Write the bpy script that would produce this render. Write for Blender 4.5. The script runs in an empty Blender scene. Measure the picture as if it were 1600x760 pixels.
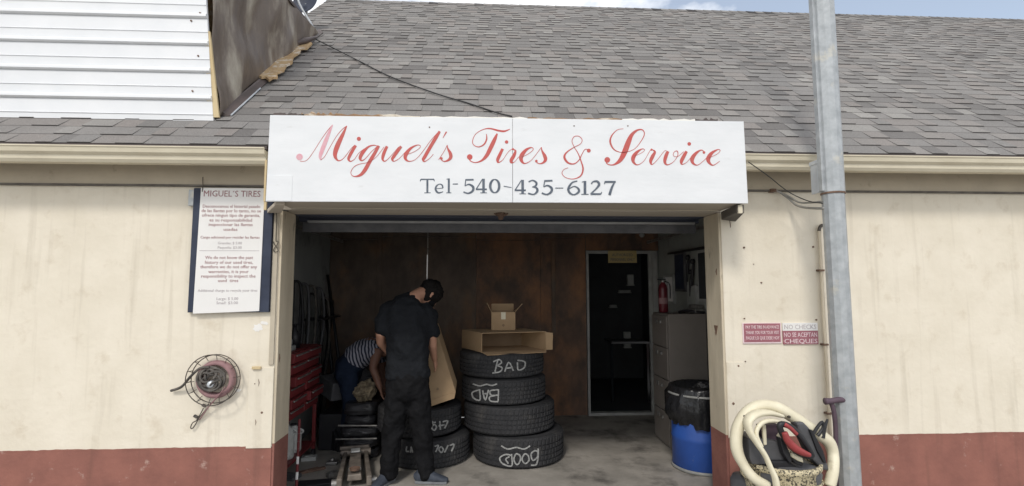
import bpy, bmesh, math, random
from mathutils import Vector, Matrix, noise
R = math.radians
random.seed(7)
S = bpy.context.scene
COL = S.collection

# ------------------------------------------------------------------ camera
PITCH, ROLL, YAW = R(4.96), R(-0.11), R(3.21)
CAM = Vector((0.0, -3.75, 1.6))
FPX = 800.0
cam_d = bpy.data.cameras.new("camera"); cam_d.sensor_width = 36; cam_d.lens = 18.0
cam_d.clip_end = 2000; cam_d.clip_start = 0.05
cam = bpy.data.objects.new("camera", cam_d); COL.objects.link(cam)
fw = Vector((math.sin(YAW)*math.cos(PITCH), math.cos(YAW)*math.cos(PITCH), math.sin(PITCH)))
ri = Vector((math.cos(YAW), -math.sin(YAW), 0)); up = ri.cross(fw)
r2 = math.cos(ROLL)*ri + math.sin(ROLL)*up; u2 = -math.sin(ROLL)*ri + math.cos(ROLL)*up
mt = Matrix((r2, u2, -fw)).transposed().to_4x4(); mt.translation = CAM
cam.matrix_world = mt
S.camera = cam

def W(px, py, x=None, y=None, z=None):
    """where the line of sight of a photo pixel meets the real plane x=, y= or z="""
    d = r2*((px-800)/FPX) - u2*((py-380)/FPX) + fw
    if y is not None: t = (y-CAM.y)/d.y
    elif x is not None: t = (x-CAM.x)/d.x
    else: t = (z-CAM.z)/d.z
    return CAM + d*t
def PX(p):
    v = Vector(p)-CAM; k = v.dot(fw)
    return 800+FPX*v.dot(r2)/k, 380-FPX*v.dot(u2)/k

# ------------------------------------------------------------------ light
wd = bpy.data.worlds.new("World"); S.world = wd; wd.use_nodes = True
nt = wd.node_tree; nt.nodes.clear()
SUN_EL, SUN_AZ = 46.0, 200.0      # azimuth the sun stands at, compass degrees, +y = 0
sky = nt.nodes.new('ShaderNodeTexSky'); sky.sky_type = 'NISHITA'; sky.sun_disc = False
sky.sun_elevation = R(SUN_EL); sky.sun_rotation = R(SUN_AZ); sky.air_density = 1.2; sky.dust_density = 0.7
tc = nt.nodes.new('ShaderNodeTexCoord')
mp_ = nt.nodes.new('ShaderNodeMapping'); mp_.inputs['Scale'].default_value = (1.3, 1.3, 2.2); mp_.inputs['Location'].default_value = (0.35, 0.1, 0.25)
nz = nt.nodes.new('ShaderNodeTexNoise'); nz.inputs['Scale'].default_value = 1.5; nz.inputs['Detail'].default_value = 7; nz.inputs['Roughness'].default_value = .55
rp = nt.nodes.new('ShaderNodeValToRGB'); rp.color_ramp.elements[0].position = .42; rp.color_ramp.elements[1].position = .50; rp.color_ramp.elements[0].color = (.22, .22, .22, 1)
mx = nt.nodes.new('ShaderNodeMix'); mx.data_type = 'RGBA'; mx.inputs[7].default_value = (9.5, 9.6, 9.8, 1)
bg = nt.nodes.new('ShaderNodeBackground'); bg.inputs[1].default_value = 0.12
wo = nt.nodes.new('ShaderNodeOutputWorld')
L = nt.links.new
L(tc.outputs['Generated'], mp_.inputs[0]); L(mp_.outputs[0], nz.inputs[0]); L(nz.outputs[0], rp.inputs[0])
L(rp.outputs[0], mx.inputs[0]); L(sky.outputs[0], mx.inputs[6]); L(mx.outputs[2], bg.inputs[0]); L(bg.outputs[0], wo.inputs[0])
sl = bpy.data.lights.new("sun", 'SUN'); sl.energy = 1.4; sl.angle = R(10); sl.color = (1, .955, .89)
so = bpy.data.objects.new("sun", sl); COL.objects.link(so)
az = R(SUN_AZ)
sdir = Vector((math.sin(az)*math.cos(R(SUN_EL)), math.cos(az)*math.cos(R(SUN_EL)), math.sin(R(SUN_EL))))
so.rotation_euler = sdir.to_track_quat('Z', 'Y').to_euler(); so.location = sdir*30
S.view_settings.view_transform = 'Standard'; S.view_settings.look = 'None'; S.view_settings.exposure = 0.22
S.render.resolution_x = 1024; S.render.resolution_y = 486

# ------------------------------------------------------------------ materials
def mat(name, c1, c2=None, rough=.7, scale=8, bump=0.0, bscale=60, metal=0.0, detail=6, lo=.35, hi=.65, c3=None, c3scale=3, c3lo=.6, c3hi=.72,
        stretch=(1, 1, 1), spec=.4, bdist=.01, coat=0.0, c4=None):
    m = bpy.data.materials.new(name); m.use_nodes = True
    n = m.node_tree.nodes; l = m.node_tree.links.new; b = n['Principled BSDF']
    b.inputs['Roughness'].default_value = rough; b.inputs['Metallic'].default_value = metal
    b.inputs['Specular IOR Level'].default_value = spec
    if coat: b.inputs['Coat Weight'].default_value = coat
    t = n.new('ShaderNodeTexCoord'); mp = n.new('ShaderNodeMapping'); mp.inputs['Scale'].default_value = stretch
    l(t.outputs['Object'], mp.inputs[0])
    c2 = c2 or tuple(v*.8 for v in c1)
    z = n.new('ShaderNodeTexNoise'); z.inputs['Scale'].default_value = scale; z.inputs['Detail'].default_value = detail; z.inputs['Roughness'].default_value = .6
    l(mp.outputs[0], z.inputs[0])
    r = n.new('ShaderNodeValToRGB'); r.color_ramp.elements[0].position = lo; r.color_ramp.elements[1].position = hi
    r.color_ramp.elements[0].color = (*c2, 1); r.color_ramp.elements[1].color = (*c1, 1)
    l(z.outputs[0], r.inputs[0]); out = r.outputs[0]
    if c3:
        z3 = n.new('ShaderNodeTexNoise'); z3.inputs['Scale'].default_value = c3scale; z3.inputs['Detail'].default_value = 8; z3.inputs['Roughness'].default_value = .65
        l(mp.outputs[0], z3.inputs[0])
        r3 = n.new('ShaderNodeValToRGB'); r3.color_ramp.elements[0].position = c3lo; r3.color_ramp.elements[1].position = c3hi
        l(z3.outputs[0], r3.inputs[0])
        x = n.new('ShaderNodeMix'); x.data_type = 'RGBA'; x.inputs[7].default_value = (*c3, 1)
        l(r3.outputs[0], x.inputs[0]); l(out, x.inputs[6]); out = x.outputs[2]
    if c4:
        m4 = n.new('ShaderNodeMapping'); m4.inputs['Scale'].default_value = (9, 1, .55); l(t.outputs['Object'], m4.inputs[0])
        z4 = n.new('ShaderNodeTexNoise'); z4.inputs['Scale'].default_value = 1.6; z4.inputs['Detail'].default_value = 6; l(m4.outputs[0], z4.inputs[0])
        r4 = n.new('ShaderNodeValToRGB'); r4.color_ramp.elements[0].position = .56; r4.color_ramp.elements[1].position = .82; r4.color_ramp.elements[1].color = (.75, .75, .75, 1)
        l(z4.outputs[0], r4.inputs[0]); x4 = n.new('ShaderNodeMix'); x4.data_type = 'RGBA'; x4.inputs[7].default_value = (*c4, 1)
        l(r4.outputs[0], x4.inputs[0]); l(out, x4.inputs[6]); out = x4.outputs[2]
    l(out, b.inputs['Base Color'])
    if bump:
        zb = n.new('ShaderNodeTexNoise'); zb.inputs['Scale'].default_value = bscale; zb.inputs['Detail'].default_value = 8
        l(mp.outputs[0], zb.inputs[0]); bp = n.new('ShaderNodeBump'); bp.inputs['Strength'].default_value = bump; bp.inputs['Distance'].default_value = bdist
        l(zb.outputs[0], bp.inputs['Height']); l(bp.outputs[0], b.inputs['Normal'])
    return m
M = {}
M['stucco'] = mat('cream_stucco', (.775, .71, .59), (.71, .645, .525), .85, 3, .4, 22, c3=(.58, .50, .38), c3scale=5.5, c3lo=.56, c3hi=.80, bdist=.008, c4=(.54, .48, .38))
M['stuccored'] = mat('red_painted_stucco', (.30, .125, .095), (.235, .098, .076), .8, 5, .3, 30, c4=(.17, .08, .06), c3=(.44, .30, .25), c3scale=9, c3lo=.60, c3hi=.70)
M['reveal'] = mat('weathered_cream_wood', (.62, .54, .41), (.48, .415, .31), .85, 6, .4, 40, c3=(.14, .115, .085), c3scale=9, c3lo=.60, c3hi=.70, stretch=(1, 1, .25))
M['revealred'] = mat('weathered_red_wood', (.27, .115, .09), (.2, .08, .065), .85, 6, .4, 40, c3=(.1, .06, .05), c3scale=9, c3lo=.62, c3hi=.72)
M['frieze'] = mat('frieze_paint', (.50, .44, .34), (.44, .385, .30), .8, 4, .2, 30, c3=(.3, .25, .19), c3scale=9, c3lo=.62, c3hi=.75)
M['gutter'] = mat('gutter_paint', (.68, .62, .48), (.6, .54, .41), .55, 4, .1, 20, c3=(.42, .35, .25), c3scale=7, c3lo=.63, c3hi=.75, stretch=(1, 1, 3))
M['white'] = mat('white_sign_paint', (.76, .77, .78), (.70, .715, .725), .6, 3, .12, 12, c3=(.60, .60, .585), c3scale=7, c3lo=.64, c3hi=.82, stretch=(.8, 1, 2.5))
M['whitewarm'] = mat('aged_white_paint', (.82, .80, .74), (.76, .73, .66), .6, 5, .1, 20, c3=(.5, .36, .18), c3scale=14, c3lo=.66, c3hi=.72)
M['soffit'] = mat('soffit_board', (.50, .44, .36), (.42, .37, .30), .85, 5, .2, 30, stretch=(.2, 1, 1))
M['oldwood'] = mat('old_bare_wood', (.35, .22, .12), (.2, .12, .07), .9, 12, .5, 40, c3=(.66, .6, .5), c3scale=7, c3lo=.5, c3hi=.56, stretch=(.3, 1, 1))
M['greywood'] = mat('grey_weathered_wood', (.17, .155, .135), (.1, .09, .08), .9, 10, .5, 50, stretch=(1, .2, 1))
M['redpaint'] = mat('faded_red_lettering', (.52, .085, .075), (.46, .12, .105), .6, 30, 0)
M['pinkpaint'] = mat('sun_faded_pink_lettering', (.68, .32, .37), (.66, .42, .46), .6, 30, 0)
M['darkpaint'] = mat('slate_lettering', (.07, .09, .12), (.13, .15, .18), .6, 30, 0)
M['navy'] = mat('navy_board', (.035, .045, .075), (.02, .027, .05), .6, 6, .1, 30)
M['maroonink'] = mat('maroon_ink', (.28, .11, .12), (.36, .19, .19), .6, 20, 0)
M['greyink'] = mat('grey_ink', (.40, .36, .37), (.5, .46, .46), .6, 20, 0)
M['redplaque'] = mat('faded_red_plaque', (.36, .14, .165), (.30, .11, .135), .5, 9, 0, c3=(.55, .3, .32), c3scale=20, c3lo=.6, c3hi=.75)
M['pinkwhite'] = mat('faded_white_print', (.74, .58, .60), (.8, .68, .69), .6, 20, 0)
M['paper'] = mat('white_panel', (.80, .785, .76), (.76, .745, .72), .5, 3, .05, 10)
M['metal'] = mat('galvanised_steel', (.46, .48, .49), (.34, .36, .37), .5, 14, .15, 40, metal=.35, c3=(.55, .52, .44), c3scale=5, c3lo=.58, c3hi=.7)
M['metalrust'] = mat('rusty_steel', (.22, .14, .10), (.12, .075, .055), .8, 14, .4, 60, metal=.2)
M['alu'] = mat('pale_box_metal', (.62, .65, .68), (.54, .57, .60), .4, 6, .05, 20, metal=.3)
M['siding'] = mat('white_metal_siding', (.78, .79, .80), (.73, .745, .76), .45, 3, .03, 20)
M['tarp'] = mat('brown_plastic_sheet', (.20, .16, .125), (.12, .094, .076), .42, 2.2, .5, 5, c3=(.40, .36, .29), c3scale=2.2, c3lo=.52, c3hi=.70, bdist=.05, stretch=(1, 1.6, .55))
M['foam'] = mat('torn_tan_sheathing', (.50, .36, .20), (.38, .25, .13), .9, 12, .6, 30, c3=(.62, .55, .45), c3scale=9, c3lo=.55, c3hi=.62)
M['flash'] = mat('brown_flashing', (.10, .075, .07), (.07, .055, .05), .5, 8, .1, 30)
M['yellowwood'] = mat('raw_pine', (.62, .50, .30), (.52, .40, .22), .8, 8, .3, 30, stretch=(1, 1, .2))
M['mask'] = mat('black_cloth_mask', (.010, .010, .011), (.007, .007, .008), .9, 20, spec=.1)
M['black'] = mat('black_plastic', (.022, .022, .025), (.014, .014, .016), .45, 10, .1, 30)
M['cable'] = mat('black_cable', (.02, .02, .02), (.03, .03, .03), .6)
M['greycable'] = mat('grey_cable', (.33, .32, .30), (.26, .25, .23), .6)
M['rubber'] = mat('tyre_rubber', (.034, .034, .036), (.022, .022, .024), .78, 7, .3, 90, c3=(.075, .07, .065), c3scale=5, c3lo=.55, c3hi=.8)
M['chalk'] = mat('chalk', (.40, .40, .385), (.20, .20, .195), .95, 60, 0)
M['card'] = mat('cardboard', (.42, .29, .17), (.36, .245, .14), .85, 5, .1, 50, stretch=(1, 1, 1))
M['card_shade_stamp'] = mat('shaded_cardboard_and_stamp', (.27, .19, .12), (.22, .15, .09), .9, 5, .1, 50)  # cardboard with the shade of box insides mixed into its colour; stamps share it
M['ply'] = mat('stained_plywood', (.150, .112, .084), (.085, .065, .052), .75, 4.5, .4, 16, c3=(.22, .125, .070), c3scale=1.7, c3lo=.48, c3hi=.66, stretch=(1.3, 1, .8))
M['ply2'] = mat('redder_plywood', (.190, .112, .074), (.090, .064, .050), .75, 4.5, .4, 16, c3=(.29, .145, .075), c3scale=1.9, c3lo=.46, c3hi=.64, stretch=(1.3, 1, .8))
M['intwall'] = mat('grey_interior_wall', (.30, .31, .30), (.24, .25, .245), .85, 2, .2, 15, c3=(.09, .09, .09), c3scale=2.5, c3lo=.55, c3hi=.75)
M['intwall2'] = mat('pale_interior_wall', (.36, .37, .34), (.28, .29, .27), .85, 2, .2, 15, c3=(.16, .16, .15), c3scale=3, c3lo=.58, c3hi=.75)
M['ceil'] = mat('dark_ceiling', (.22, .21, .20), (.16, .155, .15), .9, 3)
M['floor'] = mat('garage_concrete', (.37, .34, .30), (.26, .24, .21), .65, 3.5, .3, 22, c3=(.10, .092, .082), c3scale=2.3, c3lo=.50, c3hi=.68)
M['ground'] = mat('parking_lot', (.34, .33, .31), (.28, .27, .255), .9, 1.5, .3, 60, c3=(.12, .115, .11), c3scale=.7, c3lo=.5, c3hi=.7)
M['doorframe'] = mat('white_door_frame', (.40, .40, .385), (.30, .30, .29), .6, 8, .1, 20)
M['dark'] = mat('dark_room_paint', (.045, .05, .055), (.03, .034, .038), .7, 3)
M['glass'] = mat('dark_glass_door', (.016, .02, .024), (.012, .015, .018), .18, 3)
M['doorpanel'] = mat('slate_roll_door', (.075, .085, .115), (.055, .06, .085), .55, 5, .1, 20, stretch=(.2, 1, 1))
M['doorrail'] = mat('pale_door_rail', (.34, .34, .33), (.25, .25, .25), .5, 12, .1, 20, stretch=(.4, 1, 1))
M['red'] = mat('dark_red_enamel', (.20, .028, .030), (.13, .020, .022), .5, 6, .05, 30, c3=(.05, .035, .035), c3scale=6, c3lo=.58, c3hi=.72)
M['extred'] = mat('extinguisher_red', (.14, .018, .026), (.10, .014, .02), .3, 6)
M['chrome'] = mat('worn_metal', (.38, .37, .35), (.2, .19, .18), .4, 20, .1, 40, metal=.7)
M['cabinet'] = mat('taupe_cabinet', (.205, .18, .16), (.17, .15, .132), .5, 3, .05, 20)
M['blue'] = mat('blue_drum_plastic', (.03, .095, .38), (.025, .075, .3), .42, 4, .05, 20, c3=(.12, .17, .33), c3scale=9, c3lo=.66, c3hi=.74)
M['bag'] = mat('black_bin_liner', (.018, .018, .020), (.012, .012, .013), .24, 5, .5, 14, bdist=.03)
M['rimgrey'] = mat('grey_drum_rim', (.30, .30, .29), (.22, .22, .21), .5, 10)
M['jug'] = mat('white_jug', (.55, .56, .54), (.4, .4, .38), .5, 9, 0, c3=(.15, .15, .15), c3scale=12, c3lo=.6, c3hi=.66)
M['skin'] = mat('skin', (.46, .25, .17), (.40, .21, .14), .55, 14, .05, 60)
M['skin2'] = mat('darker_skin', (.22, .115, .08), (.18, .09, .062), .55, 14, .05, 60)
M['hair'] = mat('black_hair', (.009, .008, .008), (.014, .012, .011), .8, 60, .8, 60, spec=.1)
M['shirt'] = mat('black_shirt', (.016, .0175, .0205), (.012, .013, .0155), .9, 6, 1.0, 6, bdist=.06, spec=.12)
M['trouser'] = mat('black_trousers', (.0105, .0105, .0115), (.007, .007, .008), .85, 6, 1.0, 6, bdist=.06, spec=.12)
M['jeans'] = mat('dark_blue_jeans', (.020, .030, .055), (.013, .020, .038), .9, 7, .35, 10, bdist=.06, spec=.12)
M['shoe'] = mat('slate_blue_shoes', (.055, .065, .085), (.03, .036, .05), .7, 14, .2, 40)
M['sole'] = mat('grey_sole', (.2, .21, .22), (.13, .13, .14), .8)
M['cream'] = mat('cream_plastic', (.74, .685, .52), (.64, .585, .43), .45, 7, .08, 20, c3=(.38, .33, .22), c3scale=9, c3lo=.6, c3hi=.75)
M['dkgrey'] = mat('dark_grey_moulding', (.10, .10, .105), (.065, .065, .07), .5, 8, .1, 40)
M['purple'] = mat('purple_grey_grip', (.10, .065, .085), (.07, .045, .06), .6, 8)
M['redhose'] = mat('worn_red_rubber', (.33, .05, .05), (.25, .04, .04), .5, 12)
M['speck'] = mat('speckled_cream_tub', (.60, .52, .34), (.07, .062, .05), .7, 85, .3, 60, lo=.42, hi=.52, detail=2)
M['drumpink'] = mat('faded_pink_reel', (.36, .215, .215), (.25, .14, .145), .75, 9, .1, 30, c3=(.2, .12, .11), c3scale=7, c3lo=.55, c3hi=.7)
M['wire'] = mat('weathered_wire', (.11, .095, .08), (.07, .06, .05), .6, 30, metal=.3)
M['coil'] = mat('dusty_black_hose', (.13, .115, .10), (.06, .055, .05), .7, 20)
M['yellow'] = mat('yellow_notice', (.55, .43, .20), (.46, .36, .16), .6, 8)
M['tan'] = mat('crumpled_tan_leather', (.30, .245, .16), (.10, .08, .055), .8, 22, .4, 30)
M['spackle'] = mat('white_filler_patch', (.82, .80, .76), (.76, .74, .70), .8, 12, .2, 40)
M['film'] = mat('black_stretch_film', (.03, .03, .033), (.02, .02, .022), .25, 3, .7, 10, bdist=.03, c3=(.15, .15, .16), c3scale=4, c3lo=.62, c3hi=.70, stretch=(1, 1, 5))

def shingle_mat():
    m = bpy.data.materials.new('asphalt_shingle'); m.use_nodes = True
    n = m.node_tree.nodes; l = m.node_tree.links.new; b = n['Principled BSDF']; b.inputs['Roughness'].default_value = .95
    b.inputs['Specular IOR Level'].default_value = .25
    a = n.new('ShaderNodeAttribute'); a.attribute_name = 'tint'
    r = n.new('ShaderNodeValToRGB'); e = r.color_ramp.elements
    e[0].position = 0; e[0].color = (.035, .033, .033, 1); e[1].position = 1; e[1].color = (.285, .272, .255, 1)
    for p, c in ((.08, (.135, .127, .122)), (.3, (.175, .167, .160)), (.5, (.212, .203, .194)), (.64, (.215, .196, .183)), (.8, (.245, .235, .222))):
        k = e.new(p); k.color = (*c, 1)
    l(a.outputs['Fac'], r.inputs[0])
    t = n.new('ShaderNodeTexCoord'); z = n.new('ShaderNodeTexNoise'); z.inputs['Scale'].default_value = 170; z.inputs['Detail'].default_value = 3
    l(t.outputs['Object'], z.inputs[0])
    z2 = n.new('ShaderNodeTexNoise'); z2.inputs['Scale'].default_value = 1.2; z2.inputs['Detail'].default_value = 5; l(t.outputs['Object'], z2.inputs[0])
    q = n.new('ShaderNodeMapRange'); q.inputs[1].default_value = .3; q.inputs[2].default_value = .7; q.inputs[3].default_value = .72; q.inputs[4].default_value = 1.28; l(z.outputs[0], q.inputs[0])
    q2 = n.new('ShaderNodeMapRange'); q2.inputs[1].default_value = .3; q2.inputs[2].default_value = .7; q2.inputs[3].default_value = .9; q2.inputs[4].default_value = 1.1; l(z2.outputs[0], q2.inputs[0])
    mu = n.new('ShaderNodeMath'); mu.operation = 'MULTIPLY'; l(q.outputs[0], mu.inputs[0]); l(q2.outputs[0], mu.inputs[1])
    x = n.new('ShaderNodeVectorMath'); x.operation = 'SCALE'; l(r.outputs[0], x.inputs[0]); l(mu.outputs[0], x.inputs['Scale'])
    l(x.outputs[0], b.inputs['Base Color'])
    bp = n.new('ShaderNodeBump'); bp.inputs['Strength'].default_value = .5; bp.inputs['Distance'].default_value = .003; l(z.outputs[0], bp.inputs['Height']); l(bp.outputs[0], b.inputs['Normal'])
    return m
M['shingle'] = shingle_mat()
def stripe_mat():
    m = bpy.data.materials.new('navy_white_striped_knit'); m.use_nodes = True
    n = m.node_tree.nodes; l = m.node_tree.links.new; b = n['Principled BSDF']; b.inputs['Roughness'].default_value = .9
    t = n.new('ShaderNodeTexCoord'); mp = n.new('ShaderNodeMapping'); mp.inputs['Rotation'].default_value = (0, R(12), 0)
    w = n.new('ShaderNodeTexWave'); w.bands_direction = 'X'; w.inputs['Scale'].default_value = 9.5; w.inputs['Distortion'].default_value = 3; w.inputs['Detail Scale'].default_value = 1.2; w.inputs['Detail'].default_value = 1
    r = n.new('ShaderNodeValToRGB'); r.color_ramp.elements[0].position = .45; r.color_ramp.elements[1].position = .55
    r.color_ramp.elements[0].color = (.02, .028, .05, 1); r.color_ramp.elements[1].color = (.36, .36, .42, 1)
    l(t.outputs['Object'], mp.inputs[0]); l(mp.outputs[0], w.inputs[0]); l(w.outputs[0], r.inputs[0]); l(r.outputs[0], b.inputs['Base Color'])
    return m
M['stripe'] = stripe_mat()

# ------------------------------------------------------------------ helpers
def wloc(o):
    v = Vector((0, 0, 0))
    while o: v = v + o.location; o = o.parent
    return v
def tag(o, label=None, cat=None, group=None, kind=None):
    if label: o['label'] = label
    if cat: o['category'] = cat
    if group: o['group'] = group
    if kind: o['kind'] = kind
    return o
def thing(name, label, cat, loc=(0, 0, 0), group=None):
    o = bpy.data.objects.new(name, None); COL.objects.link(o); o.location = Vector(loc); o.empty_display_size = .1
    return tag(o, label, cat, group)
class MB:
    def __init__(s): s.v = []; s.f = []
    def add(s, vs, fs):
        k = len(s.v); s.v += [Vector(p) for p in vs]; s.f += [tuple(i+k for i in f) for f in fs]; return s
    def box(s, lo, hi, rot=None, piv=None):
        (x0, y0, z0), (x1, y1, z1) = lo, hi
        vs = [Vector(p) for p in ((x0, y0, z0), (x1, y0, z0), (x1, y1, z0), (x0, y1, z0), (x0, y0, z1), (x1, y0, z1), (x1, y1, z1), (x0, y1, z1))]
        if rot is not None:
            c = Vector(piv) if piv is not None else sum(vs, Vector())/8
            vs = [rot @ (p-c)+c for p in vs]
        return s.add(vs, [(0, 3, 2, 1), (4, 5, 6, 7), (0, 1, 5, 4), (1, 2, 6, 5), (2, 3, 7, 6), (3, 0, 4, 7)])
    def hexa(s, eight): return s.add(eight, [(0, 3, 2, 1), (4, 5, 6, 7), (0, 1, 5, 4), (1, 2, 6, 5), (2, 3, 7, 6), (3, 0, 4, 7)])
    def loft(s, rings, closed=False, cap=True):
        n = len(rings[0]); k = len(s.v)
        for r in rings: s.v += [Vector(p) for p in r]
        m = len(rings)
        for i in range(m if closed else m-1):
            a = k+i*n; b = k+((i+1) % m)*n
            for j in range(n):
                j2 = (j+1) % n; s.f.append((a+j, a+j2, b+j2, b+j))
        if cap and not closed:
            s.f.append(tuple(k+j for j in reversed(range(n)))); s.f.append(tuple(k+(m-1)*n+j for j in range(n)))
        return s
    def tube(s, pts, r, n=10, closed=False, ref=None, flat=1.0, smooth=0, cap=True):
        pts = [Vector(p) for p in pts]
        rs = list(r) if isinstance(r, (list, tuple)) else [r]*len(pts)
        if smooth:
            P, Q = [], []; m = len(pts)
            for i in range(m if closed else m-1):
                g = (lambda q: pts[q % m]) if closed else (lambda q: pts[max(0, min(m-1, q))])
                for t in range(smooth):
                    u = t/smooth; p0, p1, p2, p3 = g(i-1), g(i), g(i+1), g(i+2)
                    P.append(.5*((2*p1)+(p2-p0)*u+(2*p0-5*p1+4*p2-p3)*u*u+(3*p1-p0-3*p2+p3)*u**3)); Q.append(rs[i]*(1-u)+rs[(i+1) % m]*u)
            if not closed: P.append(pts[-1]); Q.append(rs[-1])
            pts, rs = P, Q
        m = len(pts); rings = []; ref = Vector(ref) if ref is not None else None; a = None
        for i in range(m):
            if closed: t = pts[(i+1) % m]-pts[i-1]
            else: t = pts[min(i+1, m-1)]-pts[max(i-1, 0)]
            t.normalize()
            if ref is not None: a = ref-t*ref.dot(t)
            elif a is None: a = t.orthogonal()
            else: a = a-t*a.dot(t)
            if a.length < 1e-5: a = t.orthogonal()
            a.normalize(); b = t.cross(a)
            rings.append([pts[i]+a*(math.cos(2*math.pi*j/n)*rs[i])+b*(math.sin(2*math.pi*j/n)*rs[i]*flat) for j in range(n)])
        return s.loft(rings, closed, cap)
    def lathe(s, prof, c, n=32, axis='z', tilt=None, cap=False):
        c = Vector(c); rings = []
        for r, h in prof:
            ring = []
            for j in range(n):
                a = 2*math.pi*j/n; x, y = r*math.cos(a), r*math.sin(a)
                p = Vector((x, y, h)) if axis == 'z' else Vector((x, -h, y)) if axis == 'y' else Vector((h, x, y))
                if tilt is not None: p = tilt @ p
                ring.append(c+p)
            rings.append(ring)
        return s.loft(rings, False, cap)
    def build(s, name, m, parent=None, smooth=False, bevel=0, label=None, kind=None, **kw):
        off = wloc(parent) if parent else Vector()
        me = bpy.data.meshes.new(name); me.from_pydata([tuple(p-off) for p in s.v], [], s.f); me.update()
        me.materials.append(M[m] if isinstance(m, str) else m)
        bm = bmesh.new(); bm.from_mesh(me); bmesh.ops.recalc_face_normals(bm, faces=bm.faces); bm.to_mesh(me); bm.free()
        if smooth: me.polygons.foreach_set('use_smooth', [True]*len(me.polygons))
        o = bpy.data.objects.new(name, me); COL.objects.link(o)
        if parent: o.parent = parent
        if bevel:
            b = o.modifiers.new('b', 'BEVEL'); b.width = bevel; b.segments = 2; b.limit_method = 'ANGLE'
        if label: o['label'] = label
        if kind: o['kind'] = kind
        return o
def catmull(pts, sub=6):
    out = []; m = len(pts)
    for i in range(m-1):
        p = [pts[max(0, min(m-1, i+k))] for k in (-1, 0, 1, 2)]
        for t in range(sub):
            u = t/sub
            out.append(tuple(.5*((2*p[1][d])+(p[2][d]-p[0][d])*u+(2*p[0][d]-5*p[1][d]+4*p[2][d]-p[3][d])*u*u+(3*p[1][d]-p[0][d]-3*p[2][d]+p[3][d])*u**3) for d in range(len(p[0]))))
    out.append(tuple(pts[-1])); return out
def ribbons(strokes, to3, nrm, sub=6, th=.0012, scale=1.0):
    """strokes of (u,v,width) laid as thin raised paint on a surface; to3 maps (u,v) to the surface"""
    mb = MB(); lift = 0
    for st in strokes:
        lift += .00006
        pts = catmull(st, sub) if len(st) > 2 else list(st)
        l, r = [], []
        for i, p in enumerate(pts):
            a = pts[max(0, i-1)]; b = pts[min(len(pts)-1, i+1)]
            dx, dy = b[0]-a[0], b[1]-a[1]; d = math.hypot(dx, dy) or 1; w = max(p[2], 2.2)*scale/2
            l.append((p[0]-dy/d*w, p[1]+dx/d*w)); r.append((p[0]+dy/d*w, p[1]-dx/d*w))
        vs = []; fs = []
        for i in range(len(pts)):
            for q in (l[i], r[i]):
                P = to3(*q); N = nrm(*q); vs.append(P+N*(th+lift)); vs.append(P-N*.001)
        for i in range(len(pts)-1):
            a, b = i*4, i*4+4
            fs += [(a, a+2, b+2, b), (a, b, b+1, a+1), (a+2, a+3, b+3, b+2)]
        mb.add(vs, fs)
    return mb
def dot(c, r, n=14):
    return [(c[0]-r*math.cos(math.pi*i/n), c[1], max(.5, 2*r*math.sin(math.pi*i/n))) for i in range(n+1)]
def text(body, name, m, parent, loc, size, width=None, rot=(R(90), 0, 0), align='CENTER', ext=.0006, label=None):
    cu = bpy.data.curves.new(name, 'FONT'); cu.body = body; cu.size = size; cu.extrude = ext; cu.align_x = align; cu.resolution_u = 2
    o = bpy.data.objects.new(name, cu); COL.objects.link(o)
    bpy.context.view_layer.update()
    me = bpy.data.meshes.new_from_object(o); bpy.data.objects.remove(o)
    me.materials.clear(); me.materials.append(M[m])
    k = 1
    if width:
        xs = [v.co.x for v in me.vertices]; k = width/(max(xs)-min(xs)+1e-6)
    rt = Matrix.Rotation(rot[2], 4, 'Z') @ Matrix.Rotation(rot[0], 4, 'X')
    me.transform(rt @ Matrix.Diagonal((k, 1, 1, 1)))
    o = bpy.data.objects.new(name, me); COL.objects.link(o); o.parent = parent; o.location = Vector(loc)-wloc(parent)
    if label: o['label'] = label
    return o

# ------------------------------------------------------------------ ground and garage shell
MB().box((-60, -60, -.20), (60, .02, -.012)).build('ground', 'ground', kind='structure')
LX = W(424, 690, y=0).x; LXT = W(438, 345, y=0).x; OX0 = (LX+LXT)/2          # left edge of the opening
OX1 = (W(1137, 685, y=0).x+W(1128, 350, y=0).x)/2                            # right edge
TH = .24
OZ = W(780, 337, y=TH).z                                                      # underside of the lintel
WZ = W(1220, 298, y=0).z                                                      # top of the plain wall
RZ = W(1137, 685, y=0).z                                                      # top of the red band
WX0, WX1 = -6.5, 9.0
IX0 = W(513, 450, y=2.75).x; IX1 = W(1031, 450, y=2.75).x; IY = 2.75; CZ = 2.62
MB().box((IX0-.02, .02, -.2), (IX1+.02, IY+.02, 0)).box((OX0+.002, -.12, -.2), (OX1-.002, .018, -.002)).build('floor', 'floor', kind='structure')

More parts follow.
